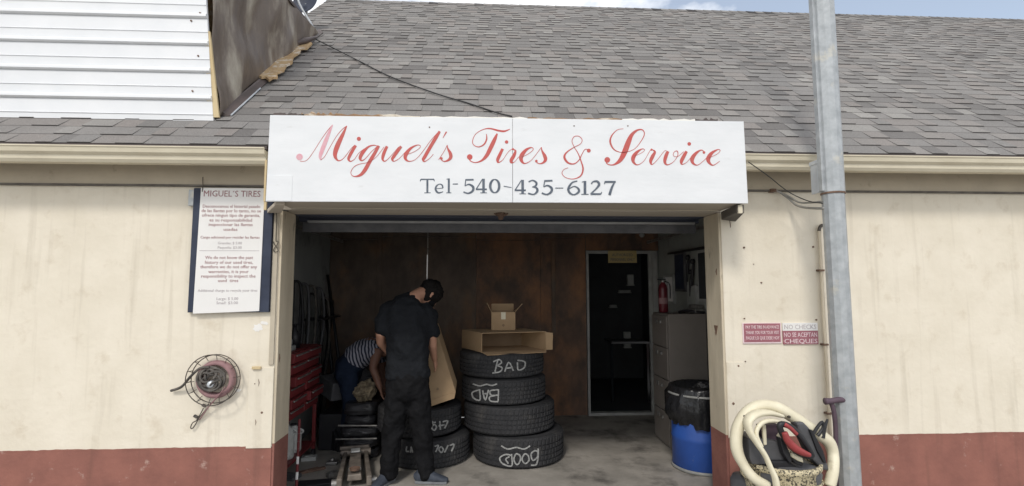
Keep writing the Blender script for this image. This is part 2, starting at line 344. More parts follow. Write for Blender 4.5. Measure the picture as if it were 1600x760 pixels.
bld = thing('garage_building', 'cream stucco garage with red painted base, open bay and grey shingled roof', 'building', (0, 0, 0))
for (a, b) in ((WX0, OX0), (OX1, WX1)):
    MB().box((a, 0, RZ), (b, TH, WZ)).build('wall', 'stucco', bld)
    MB().box((a, 0, -.05), (b, TH, RZ)).build('wall_base', 'stuccored', bld)
MB().box((OX0, 0, OZ), (OX1, TH, WZ)).build('lintel', 'soffit', bld)
rw = random.Random(9)
for (a, b) in ((WX0, OX0-.001), (OX1+.001, WX1)):
    n = int((b-a)/.025); f = [];  g = []
    for i in range(n+1):
        x = a+(b-a)*i/n; h = .006+.006*noise.noise(Vector((x*3, 0, 0)))+.004*noise.noise(Vector((x*22, 3, 0)))
        f.append(Vector((x, -.0008, RZ-.004))); g.append(Vector((x, -.0008, RZ+max(.0005, h))))
    mbp = MB(); mbp.v = f+g+[p+Vector((0, .0006, 0)) for p in f]+[p+Vector((0, .0006, 0)) for p in g]; m1 = n+1
    mbp.f = [(i, i+1, m1+i+1, m1+i) for i in range(n)]+[(m1+i, m1+i+1, 3*m1+i+1, 3*m1+i) for i in range(n)]
    mbp.build('paint_edge', 'stuccored', bld)
# jamb boards that line the opening
for x, s in ((OX0, 1), (OX1, -1)):
    MB().box((min(x, x+s*.018), .004, RZ+.02), (max(x, x+s*.018), TH+.02, OZ-.002)).build('jamb_board', 'reveal', bld, bevel=.003)
    MB().box((min(x, x+s*.018), .004, 0), (max(x, x+s*.018), TH+.02, RZ+.02)).build('jamb_board', 'revealred', bld, bevel=.003)
# steel corner plates on the lower wall
pl = MB(); a = W(389, 575, y=-.006); b = W(423, 700, y=-.006)
MB().box((a.x, -.006, b.z-.002), (OX0-.002, -.0005, a.z)).build('corner_plate', 'stucco', bld, bevel=.002)
a = W(1162, 566, y=-.006)
MB().box((OX1+.002, -.006, RZ+.001), (a.x, -.0005, a.z)).build('corner_plate', 'stucco', bld, bevel=.002)
a = W(1147, 570, y=-.008)
# narrow trim boards beside the opening, upper part
a = W(398, 340, y=-.01)
MB().box((W(425, 450, y=0).x, -.012, W(430, 570, y=0).z), (OX0-.004, -.0005, OZ+.02)).build('corner_board', 'frieze', bld, bevel=.003)
# frieze board under the eave, and the soffit
EY = -.25; TAN = math.tan(R(39.3)); EZ = W(1230, 239, y=EY).z
FZ = WZ
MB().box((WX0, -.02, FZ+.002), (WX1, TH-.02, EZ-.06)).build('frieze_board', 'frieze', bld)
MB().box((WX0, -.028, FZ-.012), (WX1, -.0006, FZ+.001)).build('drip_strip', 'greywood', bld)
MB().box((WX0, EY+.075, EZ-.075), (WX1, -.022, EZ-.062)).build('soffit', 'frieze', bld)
GZ1 = EZ-.028; GZ0 = W(1220, 264, y=EY-.04).z
gp = [(EY+.07, GZ0+.004), (EY-.005, GZ0), (EY-.02, GZ0+.02), (EY-.022, GZ0+.045), (EY-.045, GZ0+.062), (EY-.052, GZ1-.008), (EY-.058, GZ1-.004), (EY-.058, GZ1+.004), (EY-.044, GZ1+.004), (EY-.044, GZ1-.01), (EY+.05, GZ1-.012), (EY+.07, GZ1-.01)]
for (a, b) in ((WX0, W(417, 250, y=-.3).x-.02), (W(1160, 250, y=-.3).x, WX1)):
    MB().loft([[(a, p[0], p[1]) for p in gp], [(b, p[0], p[1]) for p in gp]]).build('gutter', 'gutter', bld)
    MB().box((a, EY-.012, EZ-.026), (b, EY+.02, EZ-.004)).build('drip_edge', 'flash', bld)

# ------------------------------------------------------------------ roof
roof = None
c36, s36 = math.cos(R(39.3)), math.sin(R(39.3))
def RP(x, s, h=0): return Vector((x, EY+s*c36-h*s36, EZ+s*s36+h*c36))
RIDGE = 5.58; DX = -2.16; RAKE = -2.42
SF = None
mb = MB()
def slab(x0, x1, s0, s1): return [RP(x0, s0, -.03), RP(x1, s0, -.03), RP(x1, s1, -.03), RP(x0, s1, -.03), RP(x0, s0), RP(x1, s0), RP(x1, s1), RP(x0, s1)]
mb.hexa(slab(RAKE, 14, 0, RIDGE)); roof = mb.build('roof', 'flash', bld)
MB().hexa(slab(-6.5, RAKE-.001, 0, 2.2)).build('lower_roof_deck', 'flash', roof)
# back slope so that the building stays closed
yr = EY+RIDGE*c36; zr = EZ+RIDGE*s36
MB().hexa([(RAKE, yr+.001, zr-.04), (14, yr+.001, zr-.04), (14, yr+4.2, EZ-.04), (RAKE, yr+4.2, EZ-.04), (RAKE, yr+.001, zr), (14, yr+.001, zr), (14, yr+4.2, EZ), (RAKE, yr+4.2, EZ)]).build('rear_slope', 'shingle', bld)
EXPO = .1433; ncourse = int(RIDGE/EXPO)
tabs = []
sgx0, sgx1 = 415, 1169
rnd = random.Random(3)
for c in range(ncourse+1):
    s0 = c*EXPO; s1 = min(s0+EXPO+.012, RIDGE)
    x = -6.45-rnd.random()*.3
    hi = rnd.random() < .5
    while x < 12.5:
        w = rnd.choice((.10, .13, .16, .19, .24, .30)) if not hi else rnd.choice((.10, .12, .15, .18, .21))
        x1 = x+w; lo_lim = -6.45 if s0 < 2.1 else RAKE-.02
        a, b = max(x, lo_lim), min(x1, 12.5)
        if b-a > .02:
            t = (.0105 if hi else .0045)+rnd.random()*.0015
            tone = min(1, max(.1, rnd.gauss(.56 if hi else .44, .17)))
            j = rnd.uniform(-.003, .003)
            A, B = RP(a+.0006, s0+j, t), RP(b-.0006, s0+j, t)
            C, D = RP(b-.0006, s1, .0025), RP(a+.0006, s1, .0025)
            A2, B2, C2, D2 = RP(a+.0006, s0+j, .0005), RP(b-.0006, s0+j, .0005), RP(b-.0006, s1, .0004), RP(a+.0006, s1, .0004)
            ps = [PX(q) for q in (A, B, C, D)]
            cx = sum(p[0] for p in ps)/4; cy = sum(p[1] for p in ps)/4
            area = abs((ps[1][0]-ps[0][0])*(ps[3][1]-ps[0][1]))
            vis = 300 < cx < 1265 and 0 < cy < 245 and not (sgx0-3 < cx < sgx1+3 and cy > 186) and not (cx < 500 and cy < 60+(495-cx)*.78)
            tabs.append(([A2, B2, C2, D2, A, B, C, D], tone, area if vis else 0))
        x = x1; hi = not hi
order = sorted(range(len(tabs)), key=lambda i: -tabs[i][2]); top = set(order[:300])
def shingle_obj(name, lst, parent, kind=None):
    vs = []; fs = []; tn = []
    for e, tone, _ in lst:
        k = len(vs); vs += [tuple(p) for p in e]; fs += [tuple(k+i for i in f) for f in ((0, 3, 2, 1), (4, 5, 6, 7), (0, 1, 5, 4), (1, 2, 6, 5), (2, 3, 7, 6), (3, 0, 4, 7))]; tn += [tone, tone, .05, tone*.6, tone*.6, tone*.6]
    me = bpy.data.meshes.new(name); me.from_pydata(vs, [], fs); me.materials.append(M['shingle'])
    at = me.attributes.new('tint', 'FLOAT', 'FACE'); at.data.foreach_set('value', tn)
    o = bpy.data.objects.new(name, me); COL.objects.link(o); o.parent = parent
    if kind: o['kind'] = kind
    return o
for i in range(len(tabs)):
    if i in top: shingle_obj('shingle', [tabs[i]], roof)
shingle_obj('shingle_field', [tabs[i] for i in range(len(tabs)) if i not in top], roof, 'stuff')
# ridge caps
x = RAKE-.02; rc = []
while x < 12:
    a, b = RP(x, RIDGE-.15, .012), RP(x+.15, RIDGE-.15, .007); p, q = RP(x, RIDGE, .016), RP(x+.15, RIDGE, .011)
    rc.append(([RP(x, RIDGE-.15, .002), RP(x+.15, RIDGE-.15, .002), RP(x+.15, RIDGE, .002), RP(x, RIDGE, .002), a, b, q, p], rnd.random()*.6, 0)); x += .143
shingle_obj('ridge_cap', rc, roof, 'stuff')
MB().hexa(slab(RAKE-.03, RAKE-.004, .3, RIDGE)).build('rake_board', 'gutter', roof)

# interior shell
sh = MB().box((IX0-.1, TH+.001, -.02), (IX0, IY+.1, CZ)).build('left_wall', 'intwall', kind='structure')
MB().box((IX1, TH+.001, -.02), (IX1+.1, IY+.1, CZ)).build('right_wall', 'intwall2', kind='structure')
MB().box((OX0-.5, TH+.001, 0), (OX0-.001, TH+.03, CZ)).box((OX1+.001, TH+.001, 0), (IX1-.001, TH+.03, CZ)).box((OX0, TH+.001, OZ+.12), (OX1, TH+.03, CZ)).build('front_inner_wall', 'intwall', kind='structure')
MB().box((IX0-.1, TH+.001, CZ+.001), (IX1+.1, IY+.2, CZ+.1)).build('ceiling', 'ceil', kind='structure')
dl = W(917, 500, y=IY).x; dr = W(1029, 500, y=IY).x; dt = W(970, 392, y=IY).z
bw = MB().box((IX0, IY+.03, 0), (dl, IY+.1, CZ)).box((dr, IY+.03, 0), (IX1, IY+.1, CZ)).box((dl+.001, IY+.03, dt), (dr-.001, IY+.1, CZ)).build('back_wall', 'intwall', kind='structure')
xs = [IX0+.004, IX0+.62, IX0+1.83, W(845, 500, y=IY).x, dl-.003]
for i in range(4):
    for (z0, z1) in ((.005, 2.2+.04*(i % 2)), (2.205+.04*(i % 2), CZ-.005)):
        MB().box((xs[i]+.002, IY+.008+.003*(i % 2), z0), (xs[i+1]-.002, IY+.029, z1)).build('plywood_panel', 'ply' if i in (0, 1) else 'ply2', bw, bevel=.002)
MB().box((dl+.003, IY+.011, dt+.003), (IX1-.004, IY+.029, CZ-.005)).build('plywood_panel', 'ply2', bw)
MB().box((IX0+.62-.03, IY-.012, .3), (IX0+.62+.03, IY+.007, 2.3)).build('batten', 'ply', bw, bevel=.003)
MB().box((W(862, 500, y=IY).x, IY-.01, 1.0), (W(866, 500, y=IY).x+.02, IY+.007, 2.2)).build('batten', 'ply', bw, bevel=.003)

# doorway with dark storeroom
dd = thing('back_doorway', 'open doorway in the plywood back wall, white frame around a dark storeroom', 'doorway', (dl, IY, 0))
fwd = .055
MB().box((dl, IY-.02, 0), (dl+.03, IY+.02, dt)).build('door_jamb', 'doorframe', dd, bevel=.003)
MB().box((dr-.12, IY-.02, 0), (dr-.075, IY+.02, dt-.04)).build('door_jamb', 'doorframe', dd, bevel=.003)
MB().box((dr-.07, IY-.01, 0), (dr, IY+.02, dt)).build('door_jamb', 'doorframe', dd, bevel=.003)
MB().box((dl+.031, IY-.022, dt-.04), (dr-.071, IY+.02, dt)).build('door_head', 'doorframe', dd, bevel=.003)
MB().box((dl+.03, IY-.02, .0), (dr-.12, IY+.08, .035)).build('threshold', 'doorframe', dd, bevel=.003)
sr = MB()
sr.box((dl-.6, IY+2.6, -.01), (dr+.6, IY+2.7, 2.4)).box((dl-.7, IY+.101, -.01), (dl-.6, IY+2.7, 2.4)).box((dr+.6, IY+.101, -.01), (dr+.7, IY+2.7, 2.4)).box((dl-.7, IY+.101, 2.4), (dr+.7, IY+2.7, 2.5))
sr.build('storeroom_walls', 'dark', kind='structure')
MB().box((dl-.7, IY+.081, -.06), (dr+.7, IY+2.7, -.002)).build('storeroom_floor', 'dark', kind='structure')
for px, py, w_, h_, dy in ((984, 437, .10, .16, 1.6), (975, 455, .2, .03, 2.0), (957, 478, .12, .03, 2.1), (979, 530, .10, .22, 1.2)):
    p = W(px, py, y=IY+dy)
    o = MB().box((p.x-w_/2, p.y-.05, p.z-h_/2), (p.x+w_/2, p.y, p.z+h_/2)).box((p.x-w_/2-.01, p.y-.06, p.z-h_/2-.02), (p.x+w_/2+.01, p.y+.005, p.z-h_/2-.001)).build('storage_bin', 'intwall', bevel=.005)
    tag(o, {984: 'small pale bin high on the right in the dark storeroom', 975: 'long flat grey tray near the middle of the storeroom wall', 957: 'short flat tray low left of the long one in the storeroom', 979: 'upright grey carton standing midway in the dark storeroom'}[px], 'bin')
wb = thing('workbench', 'dim metal workbench standing inside the dark storeroom beyond the door', 'workbench', (W(975, 560, y=IY+.9).x, IY+.9, 0))
p = W(950, 532, y=IY+.9); q = W(1008, 532, y=IY+.9)
MB().box((p.x, IY+.7, p.z-.03), (q.x, IY+1.2, p.z)).build('bench_top', 'dkgrey', wb, bevel=.004)
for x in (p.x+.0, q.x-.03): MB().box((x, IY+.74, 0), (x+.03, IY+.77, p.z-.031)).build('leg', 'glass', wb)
a = W(950, 392, y=IY-.03); b = W(995, 411, y=IY-.03)
ns = thing('yellow_notice', 'small faded yellow notice with two dark lines above the back doorway', 'sign', ((a.x+b.x)/2, IY-.03, b.z))
MB().box((a.x, IY-.034, b.z), (b.x, IY-.024, a.z)).build('plate', 'yellow', ns, bevel=.001)
text('AUTHORIZED', 'print', 'darkpaint', ns, ((a.x+b.x)/2, IY-.035, b.z+.085), .05, (b.x-a.x)*.72)
text('PERSONNEL ONLY', 'print', 'darkpaint', ns, ((a.x+b.x)/2, IY-.035, b.z+.025), .05, (b.x-a.x)*.85)

# rolled up door under the ceiling
rd = thing('overhead_door', 'dark overhead garage door slid open under the ceiling, pale bottom rail', 'garage door', ((OX0+OX1)/2, .5, OZ))
z1 = W(780, 349, y=.42).z
MB().box((OX0-.03, .46, z1+.012), (OX1+.03, .50, z1+.2)).build('door_section', 'doorpanel', rd, bevel=.004)
MB().box((OX0+.05, .42, z1-.002), (OX1-.02, .455, z1+.016)).build('bottom_rail', 'doorrail', rd, bevel=.003)
MB().box((OX0, .456, z1-.075), (OX1, .475, z1+.006)).build('rubber_seal', 'dkgrey', rd, bevel=.003)
for i in range(3):
    MB().box((OX0-.03, .51+i*.52, z1+.15), (OX1+.03, .51+i*.52+.51, z1+.19)).build('door_section', 'doorpanel', rd, bevel=.004)
MB().box((OX0, TH+.035, OZ-.002), (OX1, .41, OZ+.12)).build('door_header', 'doorpanel', rd, bevel=.004)
for x in (OX0-.16, OX1+.14):
    MB().box((x, .44, 0.02), (x+.02, .47, z1-.01)).box((x, .44, z1-.009), (x+.02, 2.2, z1+.02)).build('guide_track', 'chrome', rd)

# ------------------------------------------------------------------ the main sign
SY = -.385
tl = W(422, 180, y=SY); tr = W(1162, 190, y=SY); bl = W(415, 315, y=SY); br = W(1169, 318, y=SY)
sx0, sx1 = (tl.x+bl.x)/2, (tr.x+br.x)/2; sz0, sz1 = (bl.z+br.z)/2, (tl.z+tr.z)/2
sm = W(801, 250, y=SY).x
sign = thing('shop_sign', 'long white box sign with red script lettering and phone number over the open bay', 'sign', ((sx0+sx1)/2, SY, sz0))
# keep the slight taper of the real box: corners as measured
zt = lambda x: tl.z+(tr.z-tl.z)*(x-tl.x)/(tr.x-tl.x)
zb = lambda x: bl.z+(br.z-bl.z)*(x-bl.x)/(br.x-bl.x)
def panel(a0, a1, b0, b1): return [(b0, SY, zb(b0)), (b1, SY, zb(b1)), (b1, SY+.016, zb(b1)), (b0, SY+.016, zb(b0)), (a0, SY, zt(a0)), (a1, SY, zt(a1)), (a1, SY+.016, zt(a1)), (a0, SY+.016, zt(a0))]
MB().hexa(panel(tl.x, sm-.0014, bl.x, sm-.0014)).build('sign_panel', 'white', sign, bevel=.0012)
MB().hexa(panel(sm+.0014, tr.x, sm+.0014, br.x)).build('sign_panel', 'white', sign, bevel=.0012)
# nailed patch, lower left
a = W(416, 274, y=SY); b = W(456, 313, y=SY)
MB().box((bl.x+.004, SY-.0022, zb(bl.x)+.004), (b.x, SY+.0025, a.z)).build('patch_board', 'white', sign, bevel=.001)
MB().box((bl.x-.012, SY+.002, zb(bl.x)-.055), (bl.x+.004, SY+.018, zb(bl.x)-.003)).build('board_end', 'yellowwood', sign, bevel=.001)
MB().box((bl.x-.014, SY-.001, zb(bl.x)-.001), (bl.x-.002, SY+.014, W(416, 250, y=SY).z)).build('edge_strip', 'yellowwood', sign)
# box body
MB().box((tl.x+.004, SY+.018, sz0+.03), (tl.x+.022, -.03, sz1-.03)).build('box_side', 'whitewarm', sign)
MB().box((tr.x-.022, SY+.018, sz0+.03), (tr.x-.004, -.03, sz1-.03)).build('box_side', 'whitewarm', sign)
MB().box((bl.x+.03, SY+.018, sz0+.006), (br.x-.03, -.0295, sz0+.022)).build('box_underside', 'soffit', sign)
MB().box((bl.x+.05, -.055, OZ+.004), (br.x-.05, -.0305, OZ+.022)).build('moulding', 'gutter', sign, bevel=.004)
# ragged old wood strip along the top edge
x = tl.x+.02; rr = random.Random(5)
for k, (a, b, mm, h) in enumerate(((.02, .22, 'flash', .014), (.2, .42, 'oldwood', .02), (.42, .98, 'oldwood', .013), (.98, 1.7, 'whitewarm', .010), (1.7, 2.35, 'oldwood', .010), (2.35, 2.86, 'whitewarm', .011), (2.86, 3.02, 'flash', .017))):
    x0, x1 = tl.x+a, min(tl.x+b-.002, tr.x-.01); n = 14; rings = []
    for i in range(n+1):
        xx = x0+(x1-x0)*i/n; hh = 1.5*h*(.4+.8*rr.random()); z = zt(xx)-.002
        rings.append([(xx, SY+.003, z), (xx, SY+.012, z), (xx, SY+.012, z+hh), (xx, SY+.003, z+hh*.8)])
    MB().loft(rings).build('top_strip', mm, sign)
for px, py in ((671, 199), (897, 197), (981, 197)):
    p = W(px, py, y=SY); MB().lathe([(.0001, .003), (.004, .003), (.005, .0)], (p.x, SY, p.z), 8, 'y').build('nail_head', 'metalrust', sign)
def reg(ox, oy, sc):
    def f(u, v): return W(ox+u/sc, oy+v/sc, y=SY)
    return f
NF = lambda u, v: Vector((0, -1, 0))
A_, B_, C_, D_ = reg(440, 180, 5.714), reg(700, 180, 5.333), reg(900, 180, 5.4286), reg(640, 260, 4.571)
pink = [dot((160, 375), 29), [(455, 90, 8), (432, 140, 22), (395, 230, 36), (360, 320, 36), (345, 370, 28), (350, 402, 10)]]
ribbons(pink, A_, NF).build('faded_lettering', 'pinkpaint', sign, label='pale pink first stroke of the capital M')
mig = [[(165, 412, 5), (205, 413, 4), (240, 390, 4), (290, 320, 4), (350, 225, 4), (410, 140, 5), (455, 88, 5)],
 [(350, 402, 5), (385, 370, 4), (430, 290, 4), (490, 190, 4), (540, 130, 5), (582, 98, 7)],
 [(582, 98, 8), (548, 170, 28), (505, 260, 42), (480, 330, 40), (480, 375, 28), (505, 407, 12), (540, 398, 6), (580, 355, 5), (620, 300, 4), (650, 272, 5)],
 [(662, 272, 24), (632, 320, 28), (608, 365, 28), (598, 395, 22), (615, 414, 10), (650, 395, 5), (690, 340, 4), (740, 300, 4)], dot((690, 213), 18),
 [(862, 282, 5), (825, 270, 9), (775, 285, 16), (725, 335, 32), (702, 380, 28), (712, 406, 14), (745, 392, 6), (800, 330, 5), (850, 285, 5)],
 [(868, 275, 24), (832, 340, 30), (790, 410, 32), (745, 490, 34), (705, 535, 24), (655, 549, 10), (625, 535, 6), (620, 505, 5), (645, 465, 5), (690, 440, 5), (780, 420, 4), (850, 370, 4), (915, 285, 4)],
 [(942, 280, 24), (922, 320, 28), (906, 365, 28), (903, 398, 18), (925, 412, 8), (970, 372, 4), (1045, 285, 4)],
 [(1068, 280, 24), (1038, 320, 28), (1002, 370, 28), (988, 395, 22), (1005, 413, 8), (1050, 388, 4), (1105, 330, 4)],
 [(1125, 352, 4), (1190, 325, 4), (1235, 292, 4), (1236, 272, 5), (1205, 270, 9), (1150, 300, 22), (1112, 348, 34), (1105, 388, 26), (1135, 413, 10), (1190, 400, 4), (1245, 345, 4), (1330, 230, 4), (1400, 150, 4)],
 [(1412, 146, 20), (1382, 195, 30), (1330, 282, 30), (1280, 370, 30), (1264, 398, 24), (1278, 415, 9), (1320, 388, 4), (1355, 350, 4)],
 [(1472, 150, 13), (1457, 175, 9), (1440, 205, 3)], dot((1426, 388), 12),
 [(1402, 400, 4), (1450, 325, 4), (1479, 268, 4)], [(1479, 268, 5), (1484, 300, 14), (1505, 340, 28), (1510, 378, 30), (1485, 405, 18), (1450, 414, 9), (1425, 400, 7)]]
ribbons(mig, A_, NF).build('lettering', 'redpaint', sign)
tir = [[(320, 158, 5), (322, 200, 12), (300, 245, 12), (255, 266, 8), (215, 250, 6), (205, 215, 6), (230, 160, 5), (290, 122, 6), (350, 113, 11), (420, 130, 15), (470, 135, 15), (516, 118, 5)],
 [(410, 155, 12), (388, 205, 30), (357, 270, 34), (322, 338, 30), (280, 380, 16), (230, 396, 8), (190, 385, 8), (176, 362, 10)], dot((181, 350), 23),
 [(455, 282, 22), (432, 330, 26), (414, 372, 26), (420, 395, 12), (455, 375, 4), (500, 310, 4), (538, 280, 4)], dot((488, 225), 14), dot((541, 285), 9),
 [(541, 285, 5), (562, 300, 16), (548, 340, 28), (527, 375, 28), (528, 396, 16), (555, 390, 4), (590, 350, 4), (615, 345, 4)],
 [(615, 352, 4), (675, 320, 4), (710, 288, 5), (695, 271, 8), (652, 290, 22), (615, 335, 34), (610, 375, 28), (638, 404, 10), (690, 380, 4), (740, 320, 4), (778, 268, 4)],
 [(778, 268, 5), (784, 300, 13), (805, 340, 28), (812, 372, 28), (795, 396, 16), (765, 406, 8), (738, 396, 7)], dot((736, 384), 11),
 [(1172, 288, 5), (1140, 288, 5), (1115, 328, 6), (1092, 375, 8), (1050, 407, 9), (1000, 398, 15), (970, 355, 18), (985, 315, 12), (1045, 272, 6), (1102, 242, 5), (1117, 208, 5), (1092, 178, 5), (1052, 180, 5), (1033, 218, 5), (1052, 268, 5), (1085, 322, 7), (1110, 390, 10), (1125, 450, 13), (1105, 507, 11), (1045, 533, 6), (982, 522, 5), (950, 488, 5), (965, 455, 4), (1000, 440, 4)], dot((1173, 297), 16)]
ribbons(tir, B_, NF).build('lettering', 'redpaint', sign)
ser = [[(402, 117, 4), (350, 127, 5), (303, 175, 11), (290, 230, 15), (318, 288, 11), (370, 315, 6), (430, 314, 5), (500, 285, 5), (556, 215, 6), (580, 160, 8), (562, 126, 9), (518, 130, 16), (472, 170, 30), (442, 235, 44), (412, 315, 46), (375, 383, 34), (325, 420, 14), (280, 422, 8), (255, 405, 8)], dot((265, 381), 24),
 [(495, 350, 4), (555, 322, 4), (582, 298, 4), (560, 288, 8), (512, 320, 26), (485, 362, 34), (488, 400, 22), (522, 423, 8), (575, 390, 4), (620, 315, 4), (638, 290, 4)], dot((640, 294), 9),
 [(642, 292, 5), (668, 312, 18), (650, 350, 30), (633, 390, 26), (645, 420, 8), (690, 380, 4), (745, 310, 4), (765, 302, 5)],
 [(780, 308, 24), (762, 350, 30), (753, 398, 24), (775, 423, 10), (825, 398, 4), (862, 345, 5), (858, 306, 7), (832, 315, 5), (826, 345, 4), (862, 352, 4), (915, 310, 4)],
 [(938, 308, 22), (914, 350, 30), (894, 392, 28), (900, 418, 10), (940, 400, 4), (985, 345, 4)], dot((960, 245), 15), dot((1085, 318), 11),
 [(1088, 312, 5), (1060, 298, 9), (1017, 325, 24), (985, 370, 34), (992, 408, 20), (1030, 425, 7), (1080, 390, 4), (1120, 350, 4)],
 [(1125, 365, 4), (1190, 335, 4), (1222, 305, 4), (1205, 293, 7), (1152, 322, 26), (1122, 368, 36), (1130, 405, 22), (1165, 426, 8), (1218, 392, 4)]]
ribbons(ser, C_, NF).build('lettering', 'redpaint', sign)
el = [(608+32*math.cos(2*math.pi*i/20), 142+47*math.sin(2*math.pi*i/20), 7+11*abs(math.cos(2*math.pi*i/20))) for i in range(21)]
tel = [[(80, 94, 9), (175, 94, 9)], [(80, 94, 8), (76, 108, 5)], [(173, 94, 8), (177, 108, 5)], [(127, 94, 14), (127, 190, 14)], [(105, 190, 5), (150, 190, 5)],
 [(190, 161, 4), (238, 156, 5)], [(238, 156, 9), (232, 135, 10), (212, 128, 6), (190, 145, 12), (187, 170, 14), (206, 190, 12), (240, 182, 4)],
 [(280, 88, 14), (280, 190, 14)], [(262, 190, 5), (298, 190, 5)], [(264, 93, 5), (280, 90, 6)], [(308, 128, 7), (345, 127, 7)],
 [(398, 98, 12), (457, 96, 12)], [(401, 98, 7), (396, 142, 7)], [(396, 141, 5), (425, 130, 11), (454, 150, 18), (449, 178, 16), (418, 194, 11), (385, 184, 11)],
 [(522, 90, 6), (475, 165, 7)], [(473, 165, 11), (551, 165, 11)], [(528, 90, 18), (528, 190, 18)], [(505, 190, 5), (552, 190, 5)], el, [(672, 143, 6), (728, 152, 4)],
 [(800, 98, 6), (752, 172, 7)], [(750, 172, 11), (830, 172, 11)], [(807, 98, 18), (807, 197, 18)], [(785, 197, 5), (830, 197, 5)],
 [(850, 112, 9), (878, 101, 9), (905, 118, 15), (900, 140, 12), (876, 148, 5)], [(876, 148, 5), (905, 155, 13), (912, 177, 17), (888, 201, 10), (846, 194, 11)],
 [(962, 105, 12), (1020, 103, 12)], [(964, 105, 7), (958, 148, 7)], [(958, 148, 5), (986, 138, 11), (1014, 158, 18), (1010, 185, 16), (980, 202, 11), (944, 192, 11)], [(1040, 156, 6), (1097, 156, 5)],
 [(1197, 106, 8), (1160, 118, 11), (1134, 158, 16), (1143, 190, 15), (1174, 204, 9), (1206, 185, 16), (1206, 162, 14), (1176, 144, 7), (1142, 160, 6)],
 [(1252, 106, 18), (1252, 200, 18)], [(1230, 113, 5), (1252, 108, 6)], [(1226, 201, 5), (1278, 201, 5)],
 [(1298, 128, 8), (1308, 112, 9), (1338, 108, 14), (1353, 130, 17), (1333, 160, 11), (1293, 197, 9)], [(1292, 199, 12), (1366, 199, 12)], [(1366, 199, 6), (1371, 184, 5)],
 [(1393, 112, 13), (1471, 112, 13)], [(1466, 112, 9), (1445, 150, 15), (1427, 206, 18)], [(1394, 112, 6), (1391, 127, 5)]]
ribbons(tel, D_, NF).build('phone_number', 'darkpaint', sign)
# brackets carrying the box
p = W(1160, 330, y=SY+.03); q = W(1108, 345, y=0)
br1 = thing('sign_bracket', 'weathered grey timber bracket under the right end of the white sign', 'bracket', (p.x, -.2, OZ-.05), 'timber brackets under the sign')
x0 = sx1-.17
MB().hexa([(OX1-.01, -.03, OZ-.06), (OX1+.10, -.03, OZ-.075), (sx1-.01, SY+.03, sz0-.055), (sx1-.06, SY+.03, sz0-.05), (OX1-.01, -.03, OZ+.0), (OX1+.10, -.03, OZ-.005), (sx1-.01, SY+.03, sz0+.002), (sx1-.06, SY+.03, sz0+.002)]).build('arm', 'greywood', br1, bevel=.003)
MB().box((sx1-.055, SY+.022, sz0-.06), (sx1-.025, SY+.04, sz0-.004)).build('end_block', 'gutter', br1, bevel=.002)
MB().tube([(OX1+.05, -.04, OZ-.06), (OX1+.052, -.045, OZ-.12)], .003, 6).build('hanging_wire', 'metalrust', br1)
br2 = thing('sign_bracket', 'short dark timber bracket under the left end of the white sign', 'bracket', (sx0+.1, -.2, OZ-.05), 'timber brackets under the sign')
MB().hexa([(OX0-.08, -.03, OZ-.03), (OX0+.02, -.03, OZ-.03), (sx0+.1, SY+.05, sz0-.02), (sx0+.04, SY+.05, sz0-.02), (OX0-.08, -.03, OZ+.0), (OX0+.02, -.03, OZ+.0), (sx0+.1, SY+.05, sz0+.004), (sx0+.04, SY+.05, sz0+.004)]).build('arm', 'soffit', br2, bevel=.003)
MB().tube([(sx0+.06, SY+.06, sz0-.003), (OX0+.03, -.1, OZ-.01), (OX0+.08, -.06, OZ-.02)], .004, 6, smooth=4).build('hanging_wire', 'cable', br2)
p = W(783, 338, y=.03)
lm = thing('door_sensor', 'small dark fitting hanging from the middle of the bay lintel', 'sensor', (p.x, .03, OZ))
MB().lathe([(.0001, 0), (.035, 0), (.04, -.012), (.022, -.03), (.018, -.05), (.0001, -.055)], (p.x, .1, OZ), 14).build('body', 'metalrust', lm, smooth=True)
MB().tube([(p.x-.05, .1, OZ-.004), (p.x, .1, OZ-.03), (p.x+.055, .1, OZ-.005)], .006, 6, smooth=4).build('clip', 'metalrust', lm)

# ------------------------------------------------------------------ price board on the left
PY = -.03
a = W(303, 294, y=PY); b = W(423, 488, y=PY)
pb = thing('price_board', 'tall white price and notice panel on navy backing, left of the bay', 'sign', ((a.x+b.x)/2, PY, b.z))
MB().box((a.x, PY, b.z), (W(423, 400, y=PY).x, -.001, a.z)).build('backing_board', 'navy', pb, bevel=.002)
p0 = W(316, 294, y=PY); p1 = W(412, 487, y=PY)
lx0, lx1 = W(314.5, 300, y=PY).x, W(414, 300, y=PY).x
MB().hexa([(lx0-.012, PY-.006, b.z-.008), (lx1-.005, PY-.006, b.z+.008), (lx1-.005, PY-.001, b.z+.008), (lx0-.012, PY-.001, b.z-.008), (lx0, PY-.006, a.z), (lx1, PY-.006, a.z), (lx1, PY-.001, a.z), (lx0, PY-.001, a.z)]).build('white_panel', 'paper', pb)
cxm = (lx0+lx1)/2
def tline(s, py, h, wpx, m):
    p = W(364, py, y=PY-.0065); text(s, 'print', m, pb, (cxm-.004, PY-.0068, p.z), h, wpx/800*3.45)
tline("MIGUEL´S TIRES", 307.5, .062, 91, 'maroonink')
for s, py, w_ in (("Desconocemos el historial pasado", 325, 92), ("de las llantas por lo tanto, no se", 332, 95), ("ofrece ningun tipo de garantia,", 339, 93), ("es su responsabilidad", 346.5, 68), ("inspeccionar las llantas", 353.5, 70), ("usadas", 361, 22)):
    tline(s, py, .032, w_, 'maroonink')
tline("Cargo adicional por reciclar las llantas", 373, .026, 94, 'maroonink')
tline("Grandes: $ 5.00", 382, .026, 38, 'greyink'); tline("Pequeña: $3.00", 389, .026, 38, 'greyink')
z = W(364, 392.5, y=PY).z; MB().box((cxm-.21, PY-.0075, z), (cxm+.2, PY-.0062, z+.003)).build('rule_line', 'greyink', pb)
